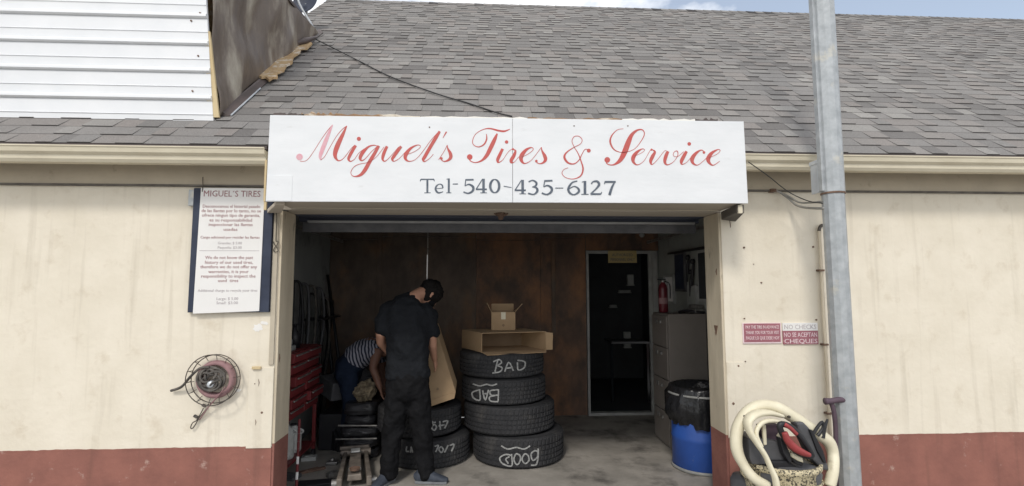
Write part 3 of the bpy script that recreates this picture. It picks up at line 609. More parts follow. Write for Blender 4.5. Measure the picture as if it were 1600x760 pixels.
for s, py, w_ in (("We do not know the past", 405, 76), ("history of our used tires,", 412.5, 76), ("therefore we do not offer any", 419.5, 90), ("warranties, it is your", 427, 64), ("responsibility to inspect the", 434, 86), ("used  tires", 441, 32)):
    tline(s, py, .032, w_, 'maroonink')
tline("Additional charge to recycle your tires", 456, .026, 94, 'greyink')
tline("Large: $ 5.00", 469, .028, 34, 'greyink'); tline("Small: $3.00", 475.5, .028, 34, 'greyink')
MB().tube([W(317, 277, y=-.045), W(317, 290, y=-.045), W(316, 300, y=-.035)], .003, 6).build('hanging_wire', 'wire', pb)
a = W(296, 297, y=-.02); b = W(303, 322, y=-.02)
MB().box((a.x, -.03, b.z), (b.x, -.001, a.z)).build('side_clip', 'metal', pb, bevel=.003)
# bent wire hook on the corner board
hk = []
for i in range(15):
    t = 2*math.pi*i/14*.9; hk.append(W(431+3.6*math.sin(2*t), 385-9*math.cos(t), y=-.02))
tag(MB().tube([W(432, 322, y=-.02)]+[W(432, 350, y=-.02)]+hk, .0028, 6, smooth=3).build('wire_hook', 'wire'), 'bent wire hook shaped like an eight hanging beside the price board', 'hook')

# ------------------------------------------------------------------ wall reel, left
c = W(337, 592, y=-.03); rl = thing('wire_reel', 'round wire reel with faded pink ring and tangled black hose hung on the left wall', 'hose reel', (c.x, 0, c.z))
k = 3.75/800
RO = .170
def circ(r, y, n=40, cx=0, cz=0): return [(c.x+cx+r*math.cos(2*math.pi*i/n), y, c.z+cz+r*math.sin(2*math.pi*i/n)) for i in range(n)]
MB().tube(circ(RO, -.09), .0035, 6, closed=True).build('front_hoop', 'wire', rl)
MB().tube(circ(RO*.97, -.03), .0035, 6, closed=True).build('rear_hoop', 'wire', rl)
for i in range(14):
    t = 2*math.pi*i/14+.1
    MB().tube([(c.x+math.cos(t)*.13, -.055, c.z+math.sin(t)*.13), (c.x+math.cos(t)*RO*.98, -.075, c.z+math.sin(t)*RO*.98), (c.x+math.cos(t)*RO, -.09, c.z+math.sin(t)*RO), (c.x+math.cos(t)*RO*.97, -.03, c.z+math.sin(t)*RO*.97)], .0022, 5).build('spoke', 'wire', rl)
MB().lathe([(.096, -.0), (.124, .0), (.130, .03), (.124, .058), (.10, .062), (.094, .03), (.096, 0)], (c.x+.008, -.005, c.z-.002), 36, 'y').build('pink_ring', 'drumpink', rl, smooth=True)
rr = random.Random(2); pts = []
for i in range(64):
    t = i*.62; r_ = .022+.066*abs(math.sin(i*.37)); pts.append((c.x-.008+r_*math.cos(t), -.06-.028*rr.random(), c.z+.006+r_*math.sin(t)*.9))
MB().tube(pts, .0085, 7, smooth=4).build('tangled_hose', 'coil', rl, smooth=True)
MB().lathe([(.0001, .066), (.02, .066), (.024, .055), (.024, .03)], (c.x-.01, -.02, c.z-.03), 14, 'y').build('hub', 'alu', rl, smooth=True)
MB().tube([(c.x-.02, -.08, c.z+.085), (c.x-.08, -.085, c.z+.08), (c.x-.15, -.07, c.z+.02), (c.x-.22, -.04, c.z-.05), (c.x-.30, -.02, c.z-.08)], .009, 8, smooth=5).build('hose_tail', 'coil', rl, smooth=True)
MB().tube([W(352, 605, y=-.09), W(342, 618, y=-.07), W(325, 637, y=-.04), W(312, 656, y=-.02)], .0045, 8, smooth=5).build('pink_lanyard', 'drumpink', rl, smooth=True)
MB().tube([W(322, 640, y=-.025), W(312, 652, y=-.02), W(305, 664, y=-.02), W(300, 670, y=-.02), W(298, 668, y=-.02), W(301, 661, y=-.02), W(308, 656, y=-.02), W(318, 638, y=-.022)], .0035, 7, smooth=5).build('wire_loop', 'wire', rl)
for px, py in ((319, 634), (306, 651)):
    p = W(px, py, y=-.02); MB().box((p.x-.014, -.03, p.z-.008), (p.x+.014, -.012, p.z+.008), Matrix.Rotation(.5, 3, 'Y')).build('clamp', 'coil', rl, bevel=.002)

# wall fixings, stains and patches
for px, py, r_ in ((1163, 387, .007), (1271, 386, .007), (1190, 442, .006), (1178, 413, .003), (1163.5, 498, .005), (1276, 500, .006), (409, 645, .008), (398, 600, .004), (1146, 631, .010), (1154, 572, .007), (1165, 565, .004), (1243, 290, .005)):
    p = W(px, py, y=-.007); MB().lathe([(.0001, .0025), (r_*.7, .003), (r_, .001), (r_, -.007)], (p.x, -.0065, p.z), 10, 'y').build('old_bolt', 'metalrust', bld)
def blob(px, py, wx, wz, m, name, y=-.0015, seed=1):
    rr = random.Random(seed); p = W(px, py, y=y); n = 18; ring = []
    for i in range(n):
        t = 2*math.pi*i/n; k_ = .65+.5*rr.random(); ring.append((p.x+wx*k_*math.cos(t), wz*k_*math.sin(t)+p.z))
    MB().loft([[(a, y, b) for a, b in ring], [(a, -.0002, b) for a, b in ring]]).build(name, m, bld)
blob(403, 512, .035, .03, 'spackle', 'filler_patch', seed=3); blob(413, 505, .03, .014, 'spackle', 'filler_patch', -.002, 4); blob(372, 610, .02, .012, 'spackle', 'filler_patch', seed=6)
p = W(401, 575, y=-.012); MB().box((p.x-.03, -.022, p.z-.01), (p.x+.03, -.0065, p.z+.01)).build('bracket_stub', 'yellowwood', bld, bevel=.003)
for px, py, l_ in ((404, 598, .05), (399, 660, .04), (1120, 425, .05), (1119, 520, .04), (436, 560, .06)):
    yy = -.0075 if px < 1110 and px < 430 else .06
    xx = None
    if yy > 0:
        s = 1 if px > 800 else -1; xw = (OX1-.0185 if s > 0 else OX0+.0185)
        p = W(px, py, x=xw); MB().tube([(xw-s*.001, p.y, p.z-l_/2), (xw-s*.002, p.y+.006, p.z), (xw-s*.001, p.y+.002, p.z+l_/2)], [.002, .005, .002], 6).build('gouge', 'metalrust', bld)
    else:
        p = W(px, py, y=yy); MB().tube([(p.x, yy, p.z-l_/2), (p.x+.004, yy, p.z), (p.x-.002, yy, p.z+l_/2)], [.001, .0025, .001], 6).build('crack', 'metalrust', bld)
# dark wedge gouge in the right jamb
xw = OX1-.019; p = W(1119, 515, x=xw)
MB().hexa([(xw-.003, p.y-.004, p.z-.035), (xw-.003, p.y+.004, p.z-.035), (xw+.001, p.y+.004, p.z-.035), (xw+.001, p.y-.004, p.z-.035), (xw-.003, p.y-.03, p.z+.03), (xw-.003, p.y+.03, p.z+.03), (xw+.001, p.y+.03, p.z+.03), (xw+.001, p.y-.03, p.z+.03)]).build('gouge', 'metalrust', bld)

# ------------------------------------------------------------------ small plaques, right wall
a = W(1160, 505, y=-.01); b = W(1222, 537, y=-.01); z0, z1 = b.z, a.z
q1 = thing('warning_plaque', 'faded red plaque with three lines of worn white print, left of the no checks sign', 'sign', ((a.x+b.x)/2, 0, z0))
MB().box((a.x, -.010, z0), (b.x, -.0005, z1)).build('plate', 'pinkwhite', q1, bevel=.003)
MB().box((a.x+.008, -.0125, z0+.012), (b.x-.01, -.0101, z1-.004)).build('red_field', 'redplaque', q1, bevel=.001)
for i, s in enumerate(("PAY THE TIRE IN ADVANCE", "THANK YOU FOR YOUR VISIT", "PAGUE LO QUE DEBE HOY")):
    text(s, 'print', 'pinkwhite', q1, ((a.x+b.x)/2, -.0131, z1-.042-i*.040), .034, (b.x-a.x)*.86, ext=.0008)
a = W(1222, 505, y=-.01); b = W(1279, 538, y=-.01); z0, z1 = b.z, a.z
q2 = thing('payment_plaque', 'two-tone plaque, white above and red below, refusing checks in two languages', 'sign', ((a.x+b.x)/2, 0, z0))
zm = W(1250, 517, y=-.01).z
MB().box((a.x+.003, -.012, zm), (b.x, -.0005, z1)).build('white_field', 'paper', q2, bevel=.001)
MB().box((a.x+.003, -.012, z0), (b.x, -.0005, zm-.0006)).build('red_field', 'redplaque', q2, bevel=.001)
text("NO CHECKS", 'print', 'greyink', q2, ((a.x+b.x)/2, -.0125, zm+.012), .048, (b.x-a.x)*.9)
text("NO SE ACEPTAN", 'print', 'pinkwhite', q2, ((a.x+b.x)/2, -.0125, zm-.045), .046, (b.x-a.x)*.93)
text("CHEQUES", 'print', 'pinkwhite', q2, ((a.x+b.x)/2, -.0125, z0+.008), .046, (b.x-a.x)*.93)

# ------------------------------------------------------------------ pole, box, conduit, cables
YP = -.5
pl_, pr_ = W(1290.5, 400, y=YP).x, W(1325, 400, y=YP).x; pr = (pr_-pl_)/2*.95; pcx = pl_+pr
pole = thing('utility_pole', 'mottled galvanised steel pole in front of the right wall, past the roof edge', 'pole', (pcx, YP, 0))
zj = W(1300, 304, y=YP).z
MB().lathe([(pr, zj+.012), (pr, 8)], (pcx, YP, 0), 12, cap=True).build('upper_shaft', 'metal', pole, smooth=False)
MB().lathe([(pr*.94, -.1), (pr*.94, zj-.001)], (pcx, YP, 0), 12, cap=True).build('lower_shaft', 'metal', pole)
MB().lathe([(pr*1.03, zj), (pr*1.03, zj+.011)], (pcx, YP, 0), 12, cap=True).build('rusty_band', 'metalrust', pole)
MB().box((pcx-pr-.012, YP-.02, zj+.02), (pcx-pr+.01, YP+.02, 7.5)).build('strip_flange', 'metal', pole, bevel=.002)
a = W(1271, 254, y=YP+.1); b = W(1285, 303, y=YP+.1)
jb = thing('junction_box', 'pale bluish metal cable box fixed to the left side of the steel pole', 'junction box', (a.x, YP+.1, b.z))
MB().box((a.x, YP+.06, b.z), (pl_+.03, YP+.14, a.z)).build('housing', 'alu', jb, bevel=.004)
MB().box((a.x-.004, YP+.055, a.z-.02), (pl_+.02, YP+.145, a.z+.008)).build('lid', 'alu', jb, bevel=.003)
cx0 = W(1281, 400, y=-.025).x
cd = thing('conduit_pipe', 'cream painted conduit running down the right wall from an elbow', 'pipe', (cx0, -.025, 0))
e1 = W(1277, 352, y=-.03)
MB().tube([(cx0+.16, -.03, e1.z), (cx0+.04, -.03, e1.z), (cx0+.012, -.03, e1.z-.012), (cx0, -.03, e1.z-.045)], .012, 10, smooth=4).build('elbow', 'wire', cd, smooth=True)
MB().tube([(cx0, -.03, e1.z-.045), (cx0, -.03, 0)], .010, 10).build('pipe', 'reveal', cd, smooth=True)
MB().box((cx0+.018, -.025, 0), (cx0+.06, -.0005, e1.z-.01)).build('backing_strip', 'stucco', cd, bevel=.003)
for z in (e1.z-.35, e1.z-.9, e1.z-1.4):
    MB().box((cx0-.02, -.044, z), (cx0+.02, -.0005, z+.014)).build('strap', 'metalrust', cd, bevel=.002)
def wire(name, pts, r_, m, label, smooth=8, cat='cable'):
    return tag(MB().tube(pts, r_, 7, smooth=smooth).build(name, m, smooth=True), label, cat)
wire('cable', [W(1169, 253, y=-.30), W(1200, 275, y=-.28), W(1232, 300, y=-.20), W(1262, 314, y=-.3), W(1285, 318, y=YP)], .0035, 'cable', 'thin dark cable sagging from the sign end to the steel pole')
wire('thick_cable', [W(1218, 300, y=-.03), W(1233, 311, y=-.06), W(1245, 321, y=-.12), W(1262, 325, y=-.25), W(1288, 326, y=YP)], .009, 'greycable', 'lower thick grey cable looping from the wall to the steel pole')
wire('thick_cable', [W(1212, 298, y=-.03), W(1230, 306, y=-.06), W(1248, 316, y=-.12), W(1265, 317, y=-.25), W(1288, 315, y=YP)], .007, 'greycable', 'upper thick grey cable looping from the wall to the steel pole')
p = W(1207, 298, y=-.03)
tag(MB().box((p.x-.02, -.05, p.z-.012), (p.x+.02, -.001, p.z+.012)).box((p.x-.006, -.065, p.z-.006), (p.x+.006, -.05, p.z+.006)).build('cable_clamp', 'metalrust', bevel=.003), 'small rusty clamp where the grey cables leave the wall', 'clamp')
def onroof(px, py, h=.02):
    d = r2*((px-800)/FPX)-u2*((py-380)/FPX)+fw; n = Vector((0, -s36, c36)); o = RP(0, 0, h)
    t = (o-CAM).dot(n)/d.dot(n); return CAM+d*t
wire('roof_cable', [onroof(494, 62, .05), onroof(560, 95), onroof(610, 120), onroof(680, 146), onroof(730, 161, .015), onroof(775, 176, .02), onroof(800, 182, .02)], .006, 'cable', 'black cable lying across the shingles from the dormer to the sign')

# ------------------------------------------------------------------ clad dormer on the left
pf = onroof(335, 186, 0); sf = (pf.y-EY)/c36
DX = pf.x; pr2 = W(495, 58, x=DX)
YF = pf.y
dm = thing('clad_dormer', 'upper storey clad in ribbed white metal siding rising from the roof, upper left', 'building', (DX, YF, pf.z))
zt_ = pf.z+3.2; zbm = W(310, 200, y=YF-.06).z
z = zbm; i = 0
pitchz = (W(310, 55, y=YF).z-W(310, 200, y=YF).z)/3.4
W_L = -6.4
def sxz(z):
    zz = min(z, W(320, 0, y=YF).z+.05)
    a, b = W(333, 200, y=YF-.05), W(321, 0, y=YF-.05); return a.x+(b.x-a.x)*(zz-a.z)/(b.z-a.z)
while z < zt_:
    z1 = z+pitchz
    prof = [(YF-.034, z), (YF-.060, z+.012), (YF-.058, z+.03), (YF-.040, z+.042), (YF-.042, z+pitchz*.48), (YF-.048, z+pitchz*.5), (YF-.042, z+pitchz*.53), (YF-.040, z1-.003), (YF-.02, z1-.003), (YF-.02, z)]
    MB().loft([[(W_L, a, b) for a, b in prof], [(sxz(b), a, b) for a, b in prof]]).build('siding_panel', 'siding', dm); z = z1
for px, py in ((298, 32), (309, 87), (300, 142), (312, 20)):
    p = W(px, py, y=YF-.05); MB().lathe([(.0001, .006), (.006, .005), (.008, -.01)], (p.x, YF-.044, p.z), 8, 'y').build('screw', 'metalrust', dm)
MB().box((W_L, YF-.018, zbm+.02), (DX-.16, YF+.03, zt_)).build('front_sheathing', 'yellowwood', dm)
pa_, pb_ = W(333, 184, y=YF-.03), W(328, 50, y=YF-.03)
MB().hexa([(pa_.x-.04, YF-.038, pa_.z), (W(343, 183, y=YF-.03).x, YF-.038, pa_.z), (W(343, 183, y=YF-.03).x, YF-.019, pa_.z), (pa_.x-.04, YF-.019, pa_.z),
           (pb_.x-.03, YF-.038, pb_.z), (pb_.x+.002, YF-.038, pb_.z), (pb_.x+.002, YF-.019, pb_.z), (pb_.x-.03, YF-.019, pb_.z)]).build('corner_post', 'yellowwood', dm)
# side wall (solid) behind the sheet
top1 = W(447, 0, x=DX); slope = (top1.z-pr2.z)/(pr2.y-top1.y)
zfront = pr2.z+slope*(pr2.y-YF)
def zroof(y): return EZ+(y-EY)*TAN
MB().hexa([(DX-.20, YF+.031, zroof(YF)-.05), (DX-.16, YF+.031, zroof(YF)-.05), (DX-.16, pr2.y, zroof(pr2.y)-.02), (DX-.20, pr2.y, zroof(pr2.y)-.02), (DX-.20, YF+.031, zfront), (DX-.16, YF+.031, zfront), (DX-.16, pr2.y, pr2.z), (DX-.20, pr2.y, pr2.z)]).build('side_wall', 'foam', dm)
MB().hexa([(W_L, YF-.04, zfront+.0), (DX+.03, YF-.04, zfront+.0), (DX+.03, pr2.y+.04, pr2.z+.0), (W_L, pr2.y+.04, pr2.z+.0), (W_L, YF-.04, zfront+.04), (DX+.03, YF-.04, zfront+.04), (DX+.03, pr2.y+.04, pr2.z+.03), (W_L, pr2.y+.04, pr2.z+.03)]).build('dormer_roof', 'flash', dm)
# plastic sheet: wrinkled grid hung on the side wall
NU, NV = 70, 60; mb = MB(); vs = []
for i in range(NU+1):
    u = i/NU; y = YF-.02+(pr2.y-YF+.02)*u; z0 = zroof(y)+.03; z1 = max(z0+.01, zfront+(pr2.z-zfront)*u)
    for j in range(NV+1):
        v = j/NV; z = z0+(z1-z0)*v
        f1 = noise.noise(Vector((y*2.2+z*.9, z*.45, 1.7))); f2 = noise.noise(Vector((y*6-z*2.0, z*1.1, 4.1)))
        f3 = math.sin((y*1.3-z*.9)*7+4*f1)
        edge = (sxz(z)+.022-DX-.045)*(1-u)**2.2 if z < 9 else 0
        vs.append(Vector((DX+.045+edge+(.095*f1+.035*f2)*min(1, 5*u*(1-u)+.25)*min(1, 6*(1-u)+.1)*min(1, .15+v*2)+.022*f3*(1-u), y, z)))
for i in range(NU):
    for j in range(NV):
        a = i*(NV+1)+j; mb.f.append((a, a+NV+1, a+NV+2, a+1))
mb.v = vs
o = mb.build('plastic_sheet', 'tarp', smooth=True); tag(o, 'brown grey plastic sheeting wrinkled over the side wall of the dormer', 'plastic sheet')
m_ = o.modifiers.new('s', 'SOLIDIFY'); m_.thickness = .003
# flashing strip and torn sheathing along the foot
def alongroof(y, x, h): return Vector((x, y-h*0, zroof(y)+h))
y0, y1 = YF+.02, pr2.y-.02
MB().hexa([(DX+.03, y0, zroof(y0)+.01), (DX+.10, y0, zroof(y0)+.012), (DX+.08, y1, zroof(y1)+.012), (DX+.03, y1, zroof(y1)+.01), (DX+.03, y0, zroof(y0)+.05), (DX+.10, y0, zroof(y0)+.02), (DX+.08, y1, zroof(y1)+.02), (DX+.03, y1, zroof(y1)+.06)]).build('foot_flashing', 'flash', dm)
MB().tube([(DX+.11, y0, zroof(y0)+.02), (DX+.10, y0+.5, zroof(y0+.5)+.022)], .006, 6).build('edge_trim', 'alu', dm)
poly = [(401, 117), (409, 121), (415, 120), (421, 125), (427, 121), (434, 121), (433, 114), (444, 110), (448, 102), (457, 98), (459, 88), (469, 82), (471, 76), (480, 76), (488, 68), (478, 62), (462, 66), (448, 74), (425, 96)]
pp = [onroof(x_, y_, .05) for x_, y_ in poly]
MB().loft([[p+Vector((0, 0, .004)) for p in pp], [p-Vector((0, 0, .018)) for p in pp]]).build('torn_sheathing', 'foam', dm)
MB().tube([onroof(403, 116, .05), onroof(430, 92, .06), onroof(456, 72, .06)], .014, 6, flat=.4).build('bent_edge', 'reveal', dm)
MB().tube([onroof(456, 70, .07), onroof(476, 64, .08), onroof(495, 58, .06)], [.02, .035, .012], 7, smooth=4).build('loose_flap', 'flash', dm, smooth=True)
# satellite dish
p = W(477, 4, y=2.35); dsh = thing('satellite_dish', 'dark grey satellite dish with pale arm at the dormer roof edge', 'satellite dish', p)
tl_ = (Vector((-.25, -1, .25))).to_track_quat('Z', 'Y').to_matrix()
MB().lathe([(.0001, -.03), (.08, -.025), (.14, -.01), (.165, .012), (.16, .018), (.135, -.001), (.08, -.015), (.0001, -.02)], p, 30, tilt=tl_).build('reflector', 'navy', dsh, smooth=True)
a = p+tl_ @ Vector((-.02, .02, .14)); MB().box(a-Vector((.03, .03, .035)), a+Vector((.03, .03, .035)), tl_).build('receiver', 'alu', dsh, bevel=.01)
MB().tube([a, p+Vector((-.03, -.1, -.08)), W(489, 42, y=2.3)], .012, 8, smooth=4).build('arm', 'alu', dsh, smooth=True)
MB().tube([p+Vector((0, .03, 0)), p+Vector((.0, .08, -.2)), W(486, 52, y=2.45)], .016, 8).build('mast', 'metal', dsh)

# ------------------------------------------------------------------ tyres
def tyre(label, px0, px1, yfront_px, zbase, wid, strokes=None, seed=0, group='tyres stacked in the garage bay', front_y=None, rot=0, blocks=62):
    yf = front_y
    cxp = (px0+px1)/2
    # radius from tangent width at centre depth
    r_ = .4
    for _ in range(6):
        yc = yf+r_; xl = W(px0, yfront_px, y=yc).x; xr = W(px1, yfront_px, y=yc).x; r_ = (xr-xl)/2*.985
    cx = (xl+xr)/2
    t = thing('tyre', label, 'tyre', (cx, yc, zbase), group)
    n = blocks*3; rg = [.02, .055, .09, .125, .16, .195]
    h = wid
    rib = 5; prof = []
    # tread profile: (height, radius offset, is_groove)
    e = h*.10
    prof.append((e*.15, -.035, 0)); prof.append((e*.5, -.012, 0)); prof.append((e, -.004, 1))
    step = (h-2*e)/rib
    for i in range(rib):
        a = e+i*step
        prof += [(a+.001, 0.0, 1), (a+step-.011, 0.0, 1), (a+step-.0095, -.008, 0), (a+step-.0015, -.008, 0)] if i < rib-1 else [(a+.001, 0, 1), (a+step-.001, 0, 1)]
    prof += [(h-e, -.004, 1), (h-e*.5, -.012, 0), (h-e*.15, -.035, 0)]
    rings = []
    for (z, dr_, g) in prof:
        ring = []; kz = int((z-e)/step) if e < z < h-e else (0 if z < h/2 else rib)
        sh_ = (kz % 2)*.5+rot
        for j in range(n):
            off = dr_-(.0055 if g and j % 3 == 0 else 0)
            a = 2*math.pi*(j+(.9 if j % 3 == 1 else 0)*-.55+sh_*1.2+z*14)/n
            rr_ = r_+off-.006*((2*z/h-1)**2)
            ring.append((cx+rr_*math.cos(a), yc+rr_*math.sin(a), zbase+z))
        rings.append(ring)
    MB().loft(rings, cap=False).build('tread', 'rubber', t)
    hole = r_*.60
    sp = [(r_-.033, h-e*.15), (r_-.06, h-.002), (r_*.82, h+.001), (r_*.70, h-.008), (hole+.012, h-.025), (hole, h-.032), (hole+.004, h-.05), (hole+.05, h-.05), (r_-.06, h-.05), (r_-.03, h/2), (r_-.06, .05), (hole+.004, .05), (hole, .032), (r_*.7, .008), (r_*.82, 0), (r_-.06, .002), (r_-.033, e*.15)]
    MB().lathe(sp, (cx, yc, zbase), 72).build('sidewall', 'rubber', t, smooth=True)
    if strokes:
        def to3(px, py):
            d = r2*((px-800)/FPX)-u2*((py-380)/FPX)+fw
            o2 = Vector((CAM.x-cx, CAM.y-yc)); d2 = Vector((d.x, d.y)); R_ = r_+.0005
            a = d2.dot(d2); b = 2*o2.dot(d2); c_ = o2.dot(o2)-R_*R_; disc = max(0, b*b-4*a*c_)
            tt = (-b-math.sqrt(disc))/(2*a); return CAM+d*tt
        nm = lambda px, py: (lambda q: Vector((q.x-cx, q.y-yc, 0)).normalized())(to3(px, py))
        for st_ in strokes: ribbons([st_], to3, nm, sub=5, th=.0015).build('chalk_stroke', 'chalk', t)
    return t, cx, yc, r_
def z6(pts, ox=680, oy=440, sc=2.375, w=2.5): return [(ox+x/sc, oy+y/sc, w/sc) for x, y in pts]
yb = W(808, 736, z=.0).y
chalk_top = [z6([(232, 292), (222, 335)]), z6([(215, 298), (238, 290), (246, 302), (228, 312)]), z6([(228, 312), (248, 320), (240, 335), (212, 340)]),
             z6([(258, 335), (273, 300), (290, 332)]), z6([(264, 322), (284, 320)]), z6([(305, 300), (308, 328), (330, 320), (332, 298), (305, 293)])]
def flip(sts, c0, c1):  # a word seen upside down
    return [[(2*c0-p[0], 2*c1-p[1], p[2]) for p in s] for s in sts]
chalk_2 = [z6([(235, 400), (234, 445)]), z6([(235, 402), (205, 406), (208, 422), (233, 422)]), z6([(233, 422), (203, 428), (206, 444), (234, 446)]),
           z6([(198, 402), (186, 440), (176, 404)]), z6([(194, 416), (180, 417)]), z6([(165, 400), (166, 440), (142, 432), (138, 412), (165, 402)]),
           z6([(140, 380), (165, 388), (190, 382), (210, 386), (230, 380)])]
chalk_4 = [z6([(245, 610), (270, 622), (300, 616), (330, 622), (352, 610)]),
           z6([(382, 620), (380, 650), (362, 664), (356, 640), (372, 628), (382, 640), (376, 678), (355, 682)]),
           z6([(345, 645), (332, 640), (322, 660), (334, 676), (348, 664), (345, 645)]), z6([(315, 645), (300, 640), (292, 662), (304, 680), (316, 664), (315, 645)]),
           z6([(283, 640), (284, 684), (250, 676), (240, 655), (262, 642), (284, 646)]), z6([(276, 650), (262, 660), (272, 676)])]
z = 0; hs = [.275, .262, .235, .232]
specs = [("bottom tyre of the right stack, chalk word Good upside down", 738, 881, 705, chalk_4, .0),
         ("dusty unmarked tyre, third from the top of the right stack", 724, 867, 655, None, .3),
         ("second tyre from the top of the right stack, chalk word Bad upside down", 721, 853, 615, chalk_2, .6),
         ("top tyre of the right stack, chalk word BAD under the cardboard boxes", 717, 850, 570, chalk_top, .2)]
fy = [yb, yb+.03, yb+.06, yb+.08]
stack = []
for i, (lb, a, b, pyc, ch, ro) in enumerate(specs):
    stack.append(tyre(lb, a, b, pyc, z, hs[i]-.003, ch, front_y=fy[i], rot=ro)); z += hs[i]
ztop = z
# left pair
def z7(pts, w=3.6): return z6(pts, 420, 540, 3.453, w)
c5 = [z7([(862, 418), (885, 412), (866, 444)]), z7([(893, 425), (878, 440), (892, 458), (905, 440), (893, 425)]), z7([(888, 418), (900, 414)]), z7([(922, 408), (926, 455)]), z7([(915, 435), (948, 428)]), z7([(938, 412), (965, 408), (948, 448)])]
c6 = [z7([(745, 545), (742, 570), (758, 572)]), z7([(765, 578), (768, 548), (776, 578)]), z7([(856, 550), (872, 548)]), z7([(858, 562), (874, 560)]), z7([(895, 545), (915, 540), (900, 575)]), z7([(930, 545), (918, 560), (930, 578), (942, 562), (930, 545)]), z7([(968, 538), (948, 578)]), z7([(975, 540), (1000, 534), (985, 572)])]
yb2 = W(670, 737, z=0).y
t5 = tyre("lower tyre behind the standing man, chalk number by his knee", 602, 735, 710, 0, .255, c6, front_y=yb2-.0, rot=.4)
t6 = tyre("upper tyre behind the standing man, with the leaning carton on it", 590, 722, 660, .258, .25, c5, front_y=yb2+.04, rot=.1)

# ------------------------------------------------------------------ cardboard boxes
def tri(a, b, c_, th, mb):  pass
def sheet(mb, q, th=.004):
    a, b, c_, d = [Vector(p) for p in q]; n = (b-a).cross(d-a).normalized()*th/2
    mb.hexa([a-n, b-n, c_-n, d-n, a+n, b+n, c_+n, d+n])
# small open carton
yb3 = stack[3][2]-.06
zc = ztop+.175
a = W(768, 516, y=yb3); b = W(805, 516, y=yb3); tpz = W(786, 488, y=yb3).z; zb_ = a.z
zt_box = zb_-.002
bx = thing('open_carton', 'small brown cardboard box with open flaps, topmost on the tyre stack', 'box', ((a.x+b.x)/2, yb3, zb_))
dpt = .20
A0, B0 = a, b
def P_(x, y, z): return Vector((x, y, z))
rr_ = P_(a.x, yb3, zb_)
for q in ([P_(a.x, yb3, zb_), P_(b.x, yb3, zb_), P_(b.x, yb3, tpz), P_(a.x, yb3, tpz)], [P_(a.x, yb3+dpt, zb_), P_(b.x, yb3+dpt, zb_), P_(b.x, yb3+dpt, tpz), P_(a.x, yb3+dpt, tpz)],
          [P_(a.x, yb3+.003, zb_), P_(a.x, yb3+dpt-.003, zb_), P_(a.x, yb3+dpt-.003, tpz), P_(a.x, yb3+.003, tpz)], [P_(b.x, yb3+.003, zb_), P_(b.x, yb3+dpt-.003, zb_), P_(b.x, yb3+dpt-.003, tpz), P_(b.x, yb3+.003, tpz)],
          [P_(a.x+.003, yb3+.003, zb_+.003), P_(b.x-.003, yb3+.003, zb_+.003), P_(b.x-.003, yb3+dpt-.003, zb_+.003), P_(a.x+.003, yb3+dpt-.003, zb_+.003)]):
    mb = MB(); sheet(mb, q); mb.build('carton_wall', 'card', bx)
mx_ = (a.x+b.x)/2
MB().box((mx_-.022, yb3-.0035, tpz-.07), (mx_+.022, yb3-.0022, tpz-.001)).build('tape', 'cream', bx)
MB().lathe([(.0001, .002), (.012, .002), (.013, 0)], (mx_, yb3-.002, zb_+.045), 12, 'y').build('stamp', 'card_shade_stamp', bx)
fl = [([P_(a.x, yb3+.003, tpz+.001), P_(a.x, yb3+dpt-.003, tpz+.001), P_(a.x-.055, yb3+dpt, tpz+.085), P_(a.x-.045, yb3, tpz+.09)]),
      ([P_(b.x, yb3+.003, tpz+.001), P_(b.x, yb3+dpt-.003, tpz+.001), P_(b.x+.085, yb3+dpt, tpz+.07), P_(b.x+.07, yb3, tpz+.082)]),
      ([P_(a.x+.003, yb3+dpt, tpz+.001), P_(b.x-.003, yb3+dpt, tpz+.001), P_(b.x-.003, yb3+dpt+.02, tpz+.075), P_(a.x+.003, yb3+dpt+.02, tpz+.075)]),
      ([P_(a.x+.003, yb3+.006, tpz-.001), P_(b.x-.003, yb3+.006, tpz-.001), P_(b.x-.006, yb3+.02, tpz-.09), P_(a.x+.006, yb3+.02, tpz-.09)])]
for i, q in enumerate(fl):
    mb = MB(); sheet(mb, q); mb.build('flap', 'card' if i != 3 else 'card_shade_stamp', bx)
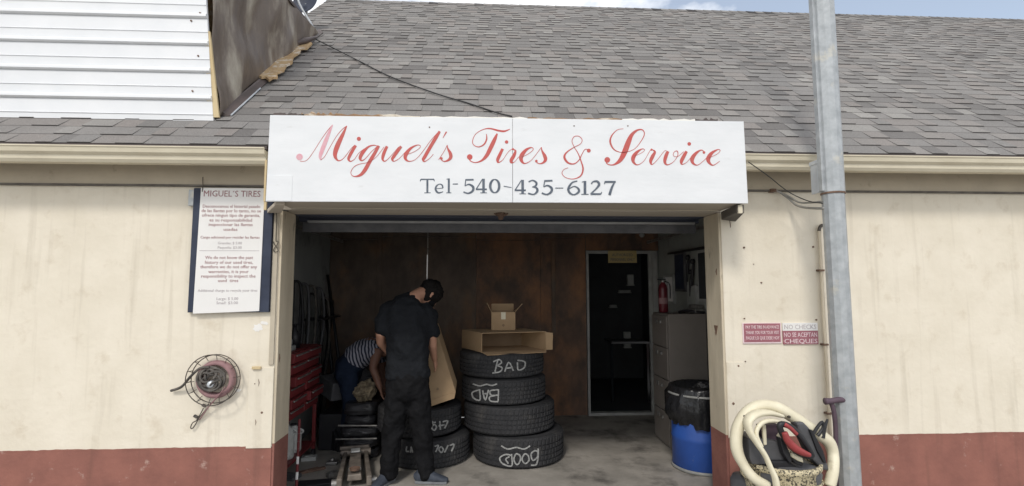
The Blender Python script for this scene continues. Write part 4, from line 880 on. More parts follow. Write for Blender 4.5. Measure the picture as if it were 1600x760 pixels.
# wide open-ended carton (a sleeve), opening towards the camera right
def carton_sleeve():
    y0 = stack[3][2]-.36
    fl_ = W(753, 518, y=y0); fr = W(856, 516, y=y0+.02)
    zb0 = ztop+.004; zt0 = zb_-.004
    L_ = Vector((fl_.x, y0, 0)); Rr = Vector((W(853, 530, y=y0+.12).x, y0+.12, 0))
    bk = Vector((W(722, 520, y=y0+.42).x, y0+.42, 0))
    back = bk-L_; Rb = Rr+back
    t = thing('flattened_carton', 'wide low cardboard box open at its front end, on the top tyre', 'box', (L_.x, y0, zb0))
    V = lambda p, z: Vector((p.x, p.y, z))
    for nm_, q, m_ in (('carton_wall', [V(L_, zb0), V(L_+back, zb0), V(L_+back, zt0), V(L_, zt0)], 'card'), ('carton_wall', [V(Rr, zb0), V(Rb, zb0), V(Rb, zt0), V(Rr, zt0)], 'card'),
                      ('carton_wall', [V(L_+back, zb0), V(Rb, zb0), V(Rb, zt0), V(L_+back, zt0)], 'card_shade_stamp'), ('carton_top', [V(L_, zt0), V(Rr, zt0), V(Rb, zt0), V(L_+back, zt0)], 'card'),
                      ('carton_bottom', [V(L_, zb0), V(Rr, zb0), V(Rb, zb0), V(L_+back, zb0)], 'card')):
        mb = MB(); sheet(mb, q, .005); mb.build(nm_, m_, t)
    f = (L_-(L_+back)).normalized()
    mb = MB(); sheet(mb, [V(L_, zb0), V(Rr, zb0), V(Rr+f*.06+Vector((-.03, 0, 0)), zb0-.012), V(L_+f*.07+Vector((.02, 0, 0)), zb0-.018)], .005); mb.build('flap', 'card', t)
    mb = MB(); sheet(mb, [V(Rr, zb0+.004), V(Rr, zt0-.004), V(Rr+Vector((.06, -.05, 0)), zt0-.008), V(Rr+Vector((.055, -.05, 0)), zb0+.012)], .005); mb.build('flap', 'card', t)
    return t
carton_sleeve()
# tall carton leaning on the left tyres, beside the man
yk = t6[2]-.18
q = [W(671, 632, y=yk-.2), W(711, 612, y=yk-.2), W(682, 516, y=yk), W(664, 520, y=yk)]
cz = .258+.25+.005
f0, f1 = W(668, 634, y=yk-.20), W(711, 611, y=yk-.10)
f0.z = cz+.012; f1.z = cz+.05
t0, t1 = W(660, 522, y=yk), W(682, 516, y=yk+.04)
lc = thing('leaning_carton', 'long tan cardboard carton leaning upright beside the standing man', 'box', (f0.x, f0.y, cz))
d_ = Vector((-.0, .22, .05)); w0 = Vector((-.28, -.02, -.02))
vs = [f0, f1, f1+d_, f0+d_, t0, t1, t1+d_, t0+d_]
f0b = f0+Vector((-.20, 0, .0)); t0b = t0+Vector((-.12, 0, 0))
MB().hexa([f0b, W(712, 612, y=yk-.20), W(712, 612, y=yk-.20)+d_, f0b+d_, t0b, t1, t1+d_, t0b+d_]).build('carton_body', 'card', lc, bevel=.003)
p1 = W(712, 612, y=yk-.205); a = f0b; b = p1
MB().hexa([a+Vector((0, -.002, -.001)), b+Vector((0, -.002, -.001)), b+Vector((-.012, -.0, -.06)), a+Vector((.02, 0, -.05)), a+Vector((0, .2, .03)), b+Vector((0, .2, .03)), b+Vector((-.01, .2, -.03)), a+Vector((.02, .2, -.02))]).build('carton_end', 'card', lc)
p = W(684, 608, y=yk-.212)
MB().lathe([(.0001, .002), (.010, .002), (.012, 0)], p, 12, 'y').build('stamp', 'card_shade_stamp', lc)

# ------------------------------------------------------------------ people
def fig(mb, pts, ref=(1, 0, 0), n=16):
    """limb or torso: (x,y,z,half width,half depth) rings"""
    rings = []; m = len(pts); ref = Vector(ref)
    P = [Vector(p[:3]) for p in pts]
    for i in range(m):
        t = (P[min(i+1, m-1)]-P[max(i-1, 0)]).normalized()
        a = (ref-t*ref.dot(t)).normalized(); b = t.cross(a)
        rings.append([P[i]+a*(math.cos(2*math.pi*j/n)*pts[i][3])+b*(math.sin(2*math.pi*j/n)*pts[i][4]) for j in range(n)])
    t0 = (P[0]-P[1]).normalized(); t1 = (P[-1]-P[-2]).normalized()
    def shrink(i, t, k, d):
        a = min(pts[i][3], pts[i][4]); return [P[i]+(q-P[i])*k+t*a*d for q in rings[i]]
    allr = [shrink(0, t0, .3, .42), shrink(0, t0, .75, .28)]+rings+[shrink(-1, t1, .75, .28), shrink(-1, t1, .3, .42)]
    mb.loft(allr); return mb
def fuse(o, vox=.011, it=4, folds=0, fs=.09):
    r_ = o.modifiers.new('r', 'REMESH'); r_.mode = 'VOXEL'; r_.voxel_size = vox; r_.use_smooth_shade = True
    s_ = o.modifiers.new('s', 'SMOOTH'); s_.factor = .6; s_.iterations = it
    if folds:
        tx = bpy.data.textures.new('folds', 'CLOUDS'); tx.noise_scale = fs; tx.noise_depth = 2
        d = o.modifiers.new('d', 'DISPLACE'); d.texture = tx; d.strength = folds; d.mid_level = .5
    return o
def hand(mb, wrist, d, palmn, s=1.0, curl=.5, side=1):
    """palm, five curled fingers"""
    d = Vector(d).normalized(); n = Vector(palmn); n = (n-d*n.dot(d)).normalized(); b = d.cross(n)*side
    w = Vector(wrist)
    fig(mb, [(*w, .026*s, .02*s), (*(w+d*.03*s), .034*s, .017*s), (*(w+d*.085*s), .042*s, .014*s)], ref=b, n=12)
    for k, (o_, l_) in enumerate(((-.030, .068), (-.010, .078), (.010, .072), (.029, .056))):
        p = w+d*.085*s+b*o_*s; pts = [p]; dd = d.copy(); rs = [.0098*s]
        for q in range(3):
            dd = (dd+n*curl*(.35+.25*q)).normalized(); pts.append(pts[-1]+dd*l_*s*(.42, .33, .25)[q]); rs.append((.0092, .0085, .007)[q]*s)
        mb.tube(pts, rs, 8)
    p = w+d*.03*s-b*.028*s; mb.tube([p, p+(d*.6-b*.7+n*.3).normalized()*.035*s, p+(d*.6-b*.7+n*.3).normalized()*.035*s+(d*.9-b*.1+n*.4).normalized()*.03*s], [.012*s, .0105*s, .008*s], 8)

my = yb2-.24            # where the man stands
def Q(px, py, dy=0): return W(px, py, y=my+dy)
man = thing('person', 'man seen from behind in black shirt and trousers, head bowed, standing in the bay', 'person', (Q(635, 745).x, my, 0))
hip = Q(637, 602); ch = Q(638, 520, .0); sh_ = Q(637, 478, .05); nk = Q(651, 463, .10); hd = Q(669, 461, .19)
# continuous body
b = MB()
fig(b, [(*Q(637, 612), .155, .11), (*Q(637, 575), .145, .10), (*Q(638, 520, .01), .165, .11), (*Q(638, 488, .04), .165, .105), (*Q(642, 472, .07), .10, .08), (*nk, .058, .06), (*Q(660, 458, .15), .055, .058)], n=20)
fig(b, [(*Q(648, 466, .08), .05, .05), (*Q(656, 463, .13), .05, .052), (*Q(664, 461, .17), .056, .06)])
# head: skull, jaw, nose, ears, brow
H = Vector(hd); fd = Vector((.52, .42, -.62)).normalized(); ud = Vector((.35, .25, .8)); ud = (ud-fd*ud.dot(fd)).normalized(); sd = fd.cross(ud)
def hp(f, u, s): return H+fd*f+ud*u+sd*s
fig(b, [(*hp(-.01, .10, 0), .045, .05), (*hp(-.005, .075, 0), .07, .085), (*hp(0, .03, 0), .076, .098), (*hp(.008, -.02, 0), .07, .09), (*hp(.02, -.065, 0), .055, .07), (*hp(.035, -.10, 0), .035, .04)], ref=sd, n=18)
fig(b, [(*hp(.09, .02, 0), .010, .012), (*hp(.105, -.01, 0), .014, .016), (*hp(.10, -.028, 0), .016, .014)], ref=sd, n=8)
for s in (-1, 1):
    fig(b, [(*hp(-.005, -.03, s*.074), .010, .018), (*hp(-.01, 0, s*.08), .012, .026), (*hp(-.01, .025, s*.078), .010, .02)], ref=sd, n=8)
# arms: left arm bent forward, right forearm reaching to the carton
la = [(*Q(606, 482, .04), .055, .055), (*Q(598, 505, .0), .050, .05), (*Q(595, 522, .0), .044, .046), (*Q(595, 535, .06), .038, .040), (*Q(607, 549, .17), .033, .034), (*Q(618, 556, .27), .026, .026)]
ra = [(*Q(669, 484, .06), .055, .055), (*Q(674, 508, .04), .048, .048), (*Q(675, 525, .05), .040, .042), (*Q(676, 540, .09), .036, .038), (*Q(677, 552, .16), .032, .032), (*Q(679, 562, .22), .026, .025)]
fig(b, la); fig(b, ra)
hand(b, Q(618, 556, .27), (.5, .7, -.4), (.3, -.2, -1), .95, .6, 1)
hand(b, Q(679, 562, .22), (.1, .5, -.7), (-.8, .2, 0), .95, .5, -1)
ll = [(*Q(624, 612), .07, .07), (*Q(617, 660, .0), .05, .052), (*Q(611, 690, .02), .042, .045), (*Q(609, 712, -.01), .042, .045), (*Q(608, 735, -.01), .036, .04), (*Q(606, 745, -.0), .034, .04)]
rl_ = [(*Q(652, 612), .07, .07), (*Q(657, 660, .0), .05, .052), (*Q(661, 690, .02), .042, .045), (*Q(664, 712, -.0), .042, .045), (*Q(666, 735, -.01), .036, .04), (*Q(667, 745, 0), .034, .04)]
fig(b, ll); fig(b, rl_)
fuse(b.build('body', 'skin', man), .0085, 2)
def grow(pts, g): return [(p[0], p[1], p[2], p[3]+g, p[4]+g) for p in pts]
s = MB()
fig(s, [(*Q(637, 589, -.0), .185, .128), (*Q(637, 580, -.0), .182, .125), (*Q(637, 560, -.0), .176, .122), (*Q(637, 530, -.01), .184, .13), (*Q(637, 500, .01), .190, .135), (*Q(637, 484, .04), .178, .125), (*Q(640, 474, .065), .145, .095), (*Q(648, 467, .09), .085, .07)], n=24)
fig(s, [(*Q(616, 482, .05), .082, .08), (*Q(604, 488, .03), .078, .078), (*Q(599, 505, .0), .070, .07), (*Q(597, 518, .0), .066, .066)])
fig(s, [(*Q(660, 484, .06), .082, .08), (*Q(671, 492, .05), .074, .075), (*Q(674, 508, .045), .066, .068), (*Q(676, 522, .05), .064, .066)])
fuse(s.build('shirt', 'shirt', man), .012, 4, .045, .10)
t = MB()
fig(t, [(*Q(637, 580), .165, .115), (*Q(637, 600), .178, .128), (*Q(637, 618), .176, .125)], n=24)
fig(t, grow([(*Q(621, 612), .090, .09), (*Q(618, 645, .0), .084, .085), (*Q(613, 680, .01), .072, .07), (*Q(609, 712, -.01), .064, .066), (*Q(608, 743, -.01), .060, .064)], .012))
fig(t, grow([(*Q(654, 612), .090, .09), (*Q(656, 645, .0), .084, .085), (*Q(660, 680, .01), .072, .07), (*Q(664, 712, -.0), .062, .066), (*Q(666, 743, -.01), .058, .064)], .012))
fuse(t.build('trousers', 'trouser', man), .012, 3, .042, .08)
h = MB()
fig(h, [(*hp(-.0, .135, 0), .045, .055), (*hp(.0, .11, 0), .078, .095), (*hp(.002, .07, 0), .094, .118), (*hp(.0, .03, 0), .095, .114), (*hp(-.015, -.01, 0), .090, .092), (*hp(-.025, -.045, 0), .076, .068), (*hp(-.03, -.07, 0), .058, .045)], ref=sd, n=18)
fuse(h.build('hair', 'hair', man), .009, 2, .022, .025)
mk = MB(); fig(mk, [(*hp(.05, .0, 0), .060, .055), (*hp(.045, -.05, 0), .068, .062), (*hp(.045, -.10, 0), .05, .048)], ref=sd, n=14)
fuse(mk.build('face_mask', 'mask', man), .008, 2)
for (px, py, dirx, diry) in ((603, 748, -.25, -.55), (668, 746, .95, -.12)):
    p = Q(px, py, -.02); p.z = 0; d = Vector((dirx, diry, 0)).normalized(); sv = Vector((-d.y, d.x, 0))
    f = MB(); ps = [(p-d*.10, .030, .035, .04), (p-d*.07, .040, .055, .055), (p, .042, .056, .056), (p+d*.07, .046, .038, .04), (p+d*.13, .044, .027, .03), (p+d*.165, .03, .02, .024)]
    fig(f, [(*(q+Vector((0, 0, zz))), w_, h_) for q, w_, h_, zz in ps], ref=sv, n=14)
    fuse(f.build('shoe', 'shoe', man), .007, 2)
    g = MB(); ring = []
    for q, w_, h_, zz in ps: ring.append(q+sv*w_*1.04)
    for q, w_, h_, zz in reversed(ps): ring.append(q-sv*w_*1.04)
    g.loft([[v+Vector((0, 0, .001)) for v in ring], [v+Vector((0, 0, .022)) for v in ring]]).build('sole', 'sole', man, bevel=.004)

# crouching man behind, bent over to the right
m2y = my+.95
def G(px, py, dy=0): return W(px, py, y=m2y+dy)
m2 = thing('person', 'man bending forward in striped shirt and dark jeans, behind the black wrapped stack', 'person', (G(548, 700).x, m2y, 0))
b = MB()
fig(b, [(*G(548, 575), .14, .12), (*G(562, 552, .0), .14, .12), (*G(582, 545, -.02), .15, .12), (*G(598, 546, -.04), .10, .08), (*G(606, 550, -.05), .06, .06), (*G(612, 555, -.06), .05, .055)], ref=(0, 1, 0), n=18)
fig(b, [(*G(613, 548, -.06), .06, .05), (*G(617, 556, -.07), .078, .095), (*G(621, 566, -.08), .076, .09), (*G(624, 577, -.09), .055, .06), (*G(625, 584, -.09), .03, .035)], ref=(0, 1, 0), n=16)
a2 = [(*G(590, 548, -.16), .055, .055), (*G(586, 562, -.19), .048, .05), (*G(583, 576, -.2), .040, .042), (*G(589, 592, -.22), .036, .038), (*G(594, 606, -.24), .028, .028)]
fig(b, a2); hand(b, G(594, 606, -.24), (.3, -.1, -.9), (.8, 0, 0), .95, .5, 1)
fig(b, [(*G(596, 548, .12), .055, .055), (*G(596, 575, .12), .045, .045), (*G(600, 605, .1), .028, .028)]); hand(b, G(600, 605, .1), (.2, -.1, -.9), (-.8, 0, 0), .95, .5, -1)
fig(b, [(*G(545, 585, -.09), .085, .09), (*G(552, 630, -.10), .06, .065), (*G(544, 665, -.05), .058, .06), (*G(543, 700, -.05), .04, .045)]); fig(b, [(*G(548, 585, .1), .085, .09), (*G(562, 630, .1), .06, .065), (*G(556, 665, .12), .058, .06), (*G(556, 700, .12), .04, .045)])
fuse(b.build('body', 'skin2', m2), .009, 2)
s = MB()
fig(s, [(*G(553, 562), .175, .135), (*G(566, 552, .0), .175, .14), (*G(582, 547, -.02), .178, .13), (*G(594, 548, -.04), .13, .10)], ref=(0, 1, 0), n=20)
fig(s, [(*G(584, 545, -.12), .075, .075), (*G(584, 556, -.17), .072, .07)]); fig(s, [(*G(594, 545, .1), .075, .075), (*G(596, 562, .12), .066, .066)])
fuse(s.build('striped_shirt', 'stripe', m2), .011, 3, .02, .09)
t = MB()
fig(t, [(*G(556, 562), .165, .13), (*G(546, 572), .18, .14), (*G(543, 590), .175, .13)], ref=(0, 1, 0), n=20)
fig(t, [(*G(543, 585, -.09), .11, .10), (*G(550, 628, -.10), .085, .08), (*G(544, 665, -.06), .078, .075), (*G(543, 704, -.05), .065, .062)]); fig(t, [(*G(548, 585, .1), .10, .10), (*G(562, 628, .1), .08, .08), (*G(557, 665, .12), .075, .075), (*G(557, 704, .12), .065, .062)])
fuse(t.build('jeans', 'jeans', m2), .012, 4, .022, .09)
h = MB(); fig(h, [(*G(611, 546, -.06), .05, .045), (*G(615, 553, -.07), .084, .098), (*G(617, 561, -.06), .084, .09)], ref=(0, 1, 0), n=16)
fuse(h.build('hair', 'hair', m2), .010, 2, .012, .03)
for dy in (-.07, .12):
    p = G(546, 712, dy); p.z = 0; d = Vector((.9, -.3, 0)).normalized(); sv = Vector((-d.y, d.x, 0)); f = MB()
    fig(f, [(*(p-d*.09+Vector((0, 0, .045))), .036, .04), (*(p+Vector((0, 0, .055))), .044, .052), (*(p+d*.09+Vector((0, 0, .035))), .046, .034), (*(p+d*.15+Vector((0, 0, .024))), .034, .022)], ref=sv, n=12)
    fuse(f.build('shoe', 'black', m2), .009, 2)

# ------------------------------------------------------------------ black wrapped stack, tan cloth, jack
def rough_stack(c, lv, rx, ry, parent, name, m, seed, amp=.02, n=40):
    rr = random.Random(seed); rings = []
    for z, k_ in lv:
        rings.append([(c.x+rx*k_*(abs(math.cos(t))**.5*(1 if math.cos(t) > 0 else -1))*(1+amp*4*noise.noise(Vector((t*2, z*9, seed)))), c.y+ry*k_*(abs(math.sin(t))**.5*(1 if math.sin(t) > 0 else -1))*(1+amp*4*noise.noise(Vector((t*2, z*9, seed+9)))), z+amp*.6*noise.noise(Vector((t*3, z*5, seed)))) for t in [2*math.pi*j/n+.01 for j in range(n)]])
    return MB().loft(rings).build(name, m, parent, smooth=True)
sc_ = W(566, 719, z=0); sc_ = Vector((sc_.x, sc_.y+.17, 0)); sc_.x = W(566, 660, y=sc_.y).x
st = thing('wrapped_stack', 'stack of black film wrapped parts standing between the floor jack and the men', 'stack of parts', sc_)
zs = 0
for i, (hh, k_) in enumerate(((.09, 1.05), (.11, .98), (.10, 1.08), (.09, .85), (.12, .9))):
    rough_stack(sc_, [(zs+.003, k_*.9), (zs+.015, k_), (zs+hh*.5, k_*1.03), (zs+hh-.012, k_), (zs+hh-.002, k_*.86)], .17, .15, st, 'wrapped_bundle', 'film', i+1); zs += hh
for i, z in enumerate((.19, .31)):
    MB().box((sc_.x-.2+.02*i, sc_.y-.19, z), (sc_.x+.18, sc_.y-.175, z+.012), Matrix.Rotation(.02*i, 3, 'Y')).build('pale_strip', 'chrome', st, bevel=.003)
c = Vector((W(572, 606, y=sc_.y-.03).x, sc_.y-.03, zs))
mb = MB(); rings = []
for i in range(17):
    ph_ = math.pi*i/16; ring = []
    for j in range(48):
        t = 2*math.pi*j/48; d = Vector((math.sin(ph_)*math.cos(t), math.sin(ph_)*math.sin(t), -math.cos(ph_)))
        k_ = .92+.75*abs(noise.noise(d*1.9+Vector((3, 1, 2))))-.35*abs(noise.noise(d*3.8))+.9*max(0, -d.x-.55-abs(d.z+.45))
        ring.append((c.x+d.x*.095*k_, c.y+d.y*.085*k_, zs+.098+d.z*.098*k_*(.97 if d.z < 0 else 1)))
    rings.append(ring)
o = MB().loft(rings, cap=False).build('crumpled_cloth', 'tan')
tag(o, 'crumpled tan leather bundle on top of the black wrapped stack', 'bundle')
for px, py, w_, d_, h_, m, lb in ((583, 700, .09, .07, .05, 'chrome', 'small metal part on the floor right of the black wrapped stack'), (560, 704, .10, .08, .04, 'chrome', 'flat metal bracket on the floor in front of the wrapped stack'), (519, 726, .07, .10, .03, 'chrome', 'small grey metal piece on the floor left of the floor jack')):
    p = W(px, py, z=0); tag(MB().box((p.x-w_/2, p.y-d_/2, .001), (p.x+w_/2, p.y+d_/2, h_), Matrix.Rotation(px*.1, 3, 'Z')).lathe([(.02, h_), (.022, h_+.02), (.012, h_+.03)], (p.x, p.y, 0), 12, cap=True).build('metal_part', m, bevel=.006), lb, 'metal part')

jc = W(554, 752, z=0); jk = thing('floor_jack', 'worn tan and grey trolley jack on the floor between tool cart and man', 'floor jack', (jc.x, jc.y, 0))
fx = jc.x; fy0 = jc.y-.20; fy1 = W(556, 702, z=.12).y; JL = len(bpy.data.objects)
M['jack'] = mat('greasy_tan_steel', (.27, .23, .19), (.13, .11, .095), .55, 10, .2, 40, metal=.3, c3=(.06, .05, .045), c3scale=7, c3lo=.55, c3hi=.7)
for s in (-1, 1):
    MB().hexa([(fx+s*.115-.02, fy0, .02), (fx+s*.115+.02, fy0, .02), (fx+s*.085+.016, fy1, .02), (fx+s*.085-.016, fy1, .02), (fx+s*.115-.02, fy0, .10), (fx+s*.115+.02, fy0, .10), (fx+s*.085+.016, fy1, .13), (fx+s*.085-.016, fy1, .13)]).build('side_frame', 'jack', jk, bevel=.006)
    MB().lathe([(.0001, -.02), (.035, -.02), (.035, .02), (.0001, .02)], (fx+s*.155, fy0+.08, .036), 20, 'x').build('front_wheel', 'chrome', jk)
    MB().lathe([(.0001, -.012), (.024, -.012), (.024, .012), (.0001, .012)], (fx+s*.12, fy1+.02, .025), 16, 'x').build('caster', 'black', jk)
MB().hexa([(fx-.06, fy0+.06, .05), (fx+.06, fy0+.06, .05), (fx+.05, fy1-.1, .09), (fx-.05, fy1-.1, .09), (fx-.05, fy0+.06, .10), (fx+.05, fy0+.06, .10), (fx+.045, fy1-.1, .15), (fx-.045, fy1-.1, .15)]).build('lift_arm', 'jack', jk, bevel=.008)
MB().box((fx-.05, fy0+.14, .10), (fx+.05, fy0+.2, .125)).build('cross_plate', 'chrome', jk, bevel=.004)
MB().box((fx-.04, fy1-.2, .152), (fx+.04, fy1-.11, .165)).build('cross_plate', 'jug', jk, bevel=.004)
MB().lathe([(.0001, .125), (.04, .125), (.045, .14), (.035, .14), (.034, .13), (.0001, .13)], (fx, fy0+.10, 0), 20).build('saddle', 'metalrust', jk)
MB().box((fx-.14, fy1+.0, .12), (fx+.12, fy1+.035, .15)).build('cross_bar', 'jack', jk, bevel=.005)
MB().lathe([(.03, -.13), (.03, .13)], (fx, fy1-.05, .11), 16, 'x', cap=True).build('handle_socket', 'jack', jk, smooth=False)

far = W(556, 702, z=.12); ang = -math.atan2(far.x-jc.x, far.y-jc.y)
jk.rotation_euler.z = ang
# ------------------------------------------------------------------ red tool cart, left
TX = W(447, 600, y=.62).x+.02
y0, y1 = .62, 1.38
cart = thing('tool_cart', 'dark red tool cart with shallow drawers above an open lower shelf, left wall', 'tool cart', (TX-.2, 1.0, 0))
zd0, zd1 = .50, 1.06
x0c = IX0+.02; x1c = TX
# two drawer chests side by side
MB().box((x0c, y0, zd0), (x1c-.012, y1, zd1)).build('chest_body', 'red', cart, bevel=.005)
nz_ = 6; hz = (zd1-zd0)/nz_
for j in range(2):
    ya, yb_ = (y0+.01, (y0+y1)/2-.008) if j == 0 else ((y0+y1)/2+.008, y1-.01)
    for i in range(nz_):
        pull = (.0, .02, .0, .05, .01, .03)[(i+j*2) % 6]
        MB().box((x1c-.012, ya, zd0+i*hz+.008), (x1c+.005+pull, yb_, zd0+(i+1)*hz-.006)).build('drawer', 'red', cart, bevel=.004)
        MB().box((x1c+.0055+pull, ya+.03, zd0+(i+1)*hz-.03), (x1c+.02+pull, yb_-.03, zd0+(i+1)*hz-.016)).build('drawer_pull', 'chrome', cart, bevel=.003)
for (x, y) in ((x1c-.035, y0), (x1c-.035, y1-.03), (x0c, y0), (x0c, y1-.03)):
    MB().box((x, y, .08), (x+.03, y+.03, zd0-.001)).build('leg', 'red', cart, bevel=.003)
    MB().lathe([(.0001, -.012), (.038, -.012), (.04, 0), (.038, .012), (.0001, .012)], (x+.015, y+.015, .04), 18, 'x').build('caster', 'black', cart)
MB().box((x0c+.001, y0+.001, .13), (x1c-.003, y1-.001, .15)).build('lower_shelf', 'red', cart, bevel=.003)
for i, (yy, hh, r_) in enumerate(((.70, .26, .07), (.86, .30, .075), (1.05, .24, .07))):
    j = thing('jug', ('white plastic jug nearest the bay edge on the lower shelf of the red tool cart', 'tall white plastic jug in the middle of the red cart shelf', 'white plastic jug farthest back on the red cart shelf')[i], 'jug', (x1c-.1, yy, .151))
    MB().lathe([(.0001, 0), (r_*.9, 0), (r_, .015), (r_, hh*.65), (r_*.85, hh*.8), (.03, hh*.9), (.025, hh*.97)], (x1c-.1, yy, .151), 20).build('bottle', 'jug', j, smooth=True)
    MB().lathe([(.028, hh*.95), (.028, hh), (.0001, hh)], (x1c-.1, yy, .151), 16).build('cap', ('black', 'red', 'black')[i], j)
    MB().tube([(x1c-.1+r_*.6, yy, .151+hh*.62), (x1c-.1+r_*1.25, yy, .151+hh*.72), (x1c-.1+r_*.6, yy, .151+hh*.85)], .009, 8, smooth=4).build('handle', 'jug', j, smooth=True)
# stuff on top of the cart
p = Vector((x1c-.12, .72, zd1))
rc_ = thing('red_canister', 'red canister with a white stripe standing on the tool cart', 'canister', p)
MB().box((p.x-.07, p.y-.09, zd1+.10), (p.x+.05, p.y+.09, zd1+.40)).build('body', 'red', rc_, bevel=.02)
MB().box((p.x+.0505, p.y+.03, zd1+.12), (p.x+.054, p.y+.06, zd1+.36)).build('white_stripe', 'jug', rc_)
MB().lathe([(.02, .40), (.02, .45), (.0001, .45)], (p.x, p.y, zd1), 14).build('cap', 'black', rc_)
tag(MB().box((p.x-.12, p.y-.14, zd1+.001), (p.x+.08, p.y+.16, zd1+.045)).box((p.x-.10, p.y-.12, zd1+.045), (p.x+.06, p.y+.13, zd1+.099)).build('grey_case', 'intwall', bevel=.01), 'flat grey plastic case under the red canister on the cart', 'case')
tag(MB().lathe([(.05, 0), (.052, .12), (.02, .16), (.018, .2), (.0001, .2)], (p.x, 1.05, zd1), 18, cap=True).lathe([(.03, .2), (.03, .215)], (p.x, 1.05, zd1), 12, cap=True).build('oil_bottle', 'black', smooth=True), 'black oil bottle at the far end of the red tool cart', 'bottle')
# candy red and white rod leaning in front
pr_a = W(463, 762, z=.01); pr_b = W(468, 655, y=pr_a.y+.12)
rod = thing('striped_rod', 'worn red and white rod standing in front of the tool cart', 'rod', pr_a)
nseg = 9
for i in range(nseg):
    a = pr_a.lerp(pr_b, i/nseg); b = pr_a.lerp(pr_b, (i+.98)/nseg)
    MB().tube([a, b], .011, 10).build('band', ('paper' if i in (1, 3) else 'red' if i in (0, 2) else 'red'), rod)
# left wall: hoses, brooms, air lines
rr = random.Random(11)
for i in range(7):
    yy = 1.5+i*.16; x = IX0+.03+.02*(i % 3); z1 = 1.62-.03*i+rr.random()*.1; z0 = .55+rr.random()*.3
    tag(MB().tube([(x, yy, z1), (x+.05, yy+.05, z1-.05), (x+.08, yy+.06*rr.random(), (z0+z1)/2), (x+.05, yy-.03, z0), (x+.02, yy-.08, z0+.12), (x+.02, yy-.06, (z0+z1)/2), (x, yy-.01, z1)], .012+.006*rr.random(), 8, smooth=6).build('hanging_hose', ('black', 'dkgrey', 'coil')[i % 3], smooth=True),
        ['black looped hose nearest the tool cart on the left wall', 'dark grey looped hose second from the tool cart', 'dusty looped hose third along the left wall', 'black looped hose in the middle of the left wall row', 'dark grey looped hose third from the plywood corner', 'dusty looped hose second from the plywood corner', 'black looped hose nearest the plywood corner'][i], 'hose', 'hoses hung on the left wall')
for i, (pa, pb, lb) in enumerate((((512, 430), (541, 600), 'dark pole leaning steeply against the plywood by the left corner'), ((505, 455), (528, 610), 'second dark pole leaning left of the steepest one'), ((520, 470), (498, 620), 'dark broom handle leaning the other way near the left corner'))):
    a = W(*pa, y=2.62); b = W(*pb, y=2.2); b.z = max(.01, b.z-.3)
    tag(MB().tube([a, b], [.016, .02], 10).lathe([(.022, 0), (.026, .05), (.02, .08)], b, 10, cap=True).build('leaning_pole', 'black', smooth=True), lb, 'pole', 'poles leaning in the left corner')
tag(MB().box((IX0+.001, 1.9, 1.25), (IX0+.20, 2.6, 1.27)).box((IX0+.001, 1.95, 1.1), (IX0+.02, 1.98, 1.25)).build('wall_shelf', 'black'), 'small black shelf on the left interior wall', 'shelf')
# engine clutter low left
eng = thing('engine_parts', 'dark heap of engine parts behind the red tool cart', 'engine parts', (IX0+.55, 1.9, 0))
for i in range(16):
    x = IX0+.35+rr.random()*.5; y = 1.6+rr.random()*.7; z = rr.random()*.55; w_ = .06+rr.random()*.1
    q = Matrix.Rotation(rr.random()*3, 3, 'Z') @ Matrix.Rotation(rr.random(), 3, 'X')
    if i % 2: MB().box((x-w_, y-w_, z), (x+w_, y+w_, z+w_*1.3), q).build('casting', ('black', 'dkgrey')[i % 4 == 1], eng, bevel=.012)
    else: MB().lathe([(.0001, 0), (w_*.8, 0), (w_*.8, w_*.5), (w_*.5, w_*.55), (w_*.45, w_*.9), (.0001, w_*.9)], (x, y, z), 18, tilt=q).build('pulley', ('dkgrey', 'chrome', 'black')[i % 3], eng)
MB().box((IX0+.3, 1.55, 0.001), (IX0+.95, 2.4, .35)).build('crate', 'black', eng, bevel=.01)
# scraps on the floor at the left
def flat(px, py, w_, d_, h_, ang, m, name, label, cat):
    p = W(px, py, z=0); o = MB().box((p.x-w_/2, p.y-d_/2, .002), (p.x+w_/2, p.y+d_/2, h_), Matrix.Rotation(ang, 3, 'Z')).box((p.x-w_*.3, p.y-d_*.3, h_), (p.x+w_*.25, p.y+d_*.28, h_+.006), Matrix.Rotation(ang+.1, 3, 'Z')).build(name, m, bevel=.003)
    return tag(o, label, cat)
flat(483, 719, .13, .09, .035, .15, 'jug', 'white_block', 'white rectangular block on the floor beside the tool cart', 'block')
flat(488, 737, .22, .05, .02, .6, 'metalrust', 'steel_offcut', 'rusty bar lying aslant on the floor beside the tool cart', 'metal bar')
flat(500, 757, .36, .18, .012, .15, 'black', 'black_mat', 'black ragged mat at the threshold left of the floor jack', 'mat')
flat(452, 748, .16, .12, .03, -.3, 'dkgrey', 'scrap_plate', 'dark scrap plate on the floor against the left jamb', 'scrap')
flat(520, 745, .10, .06, .04, .8, 'chrome', 'socket_tray', 'small tray of sockets on the black mat', 'tray')

# hanging cord above the man
p = W(667, 440, y=.9); z0 = W(668, 440, y=.9).z
cord = thing('pull_cord', 'thin pull cord with pale lower end hanging above the man', 'cord', (p.x, .9, z0))
MB().tube([(p.x+.003, .9, CZ), (p.x+.005, .9, z0+.24)], .002, 6).build('string', 'greycable', cord)
MB().tube([(p.x+.002, .9, z0+.24), (p.x, .9, z0-.02)], .0045, 8).build('sleeve', 'paper', cord)
MB().lathe([(.004, 0), (.008, .01), (.008, .03), (.004, .045)], (p.x+.004, .9, z0+.255), 8, cap=True).build('knot', 'wire', cord)

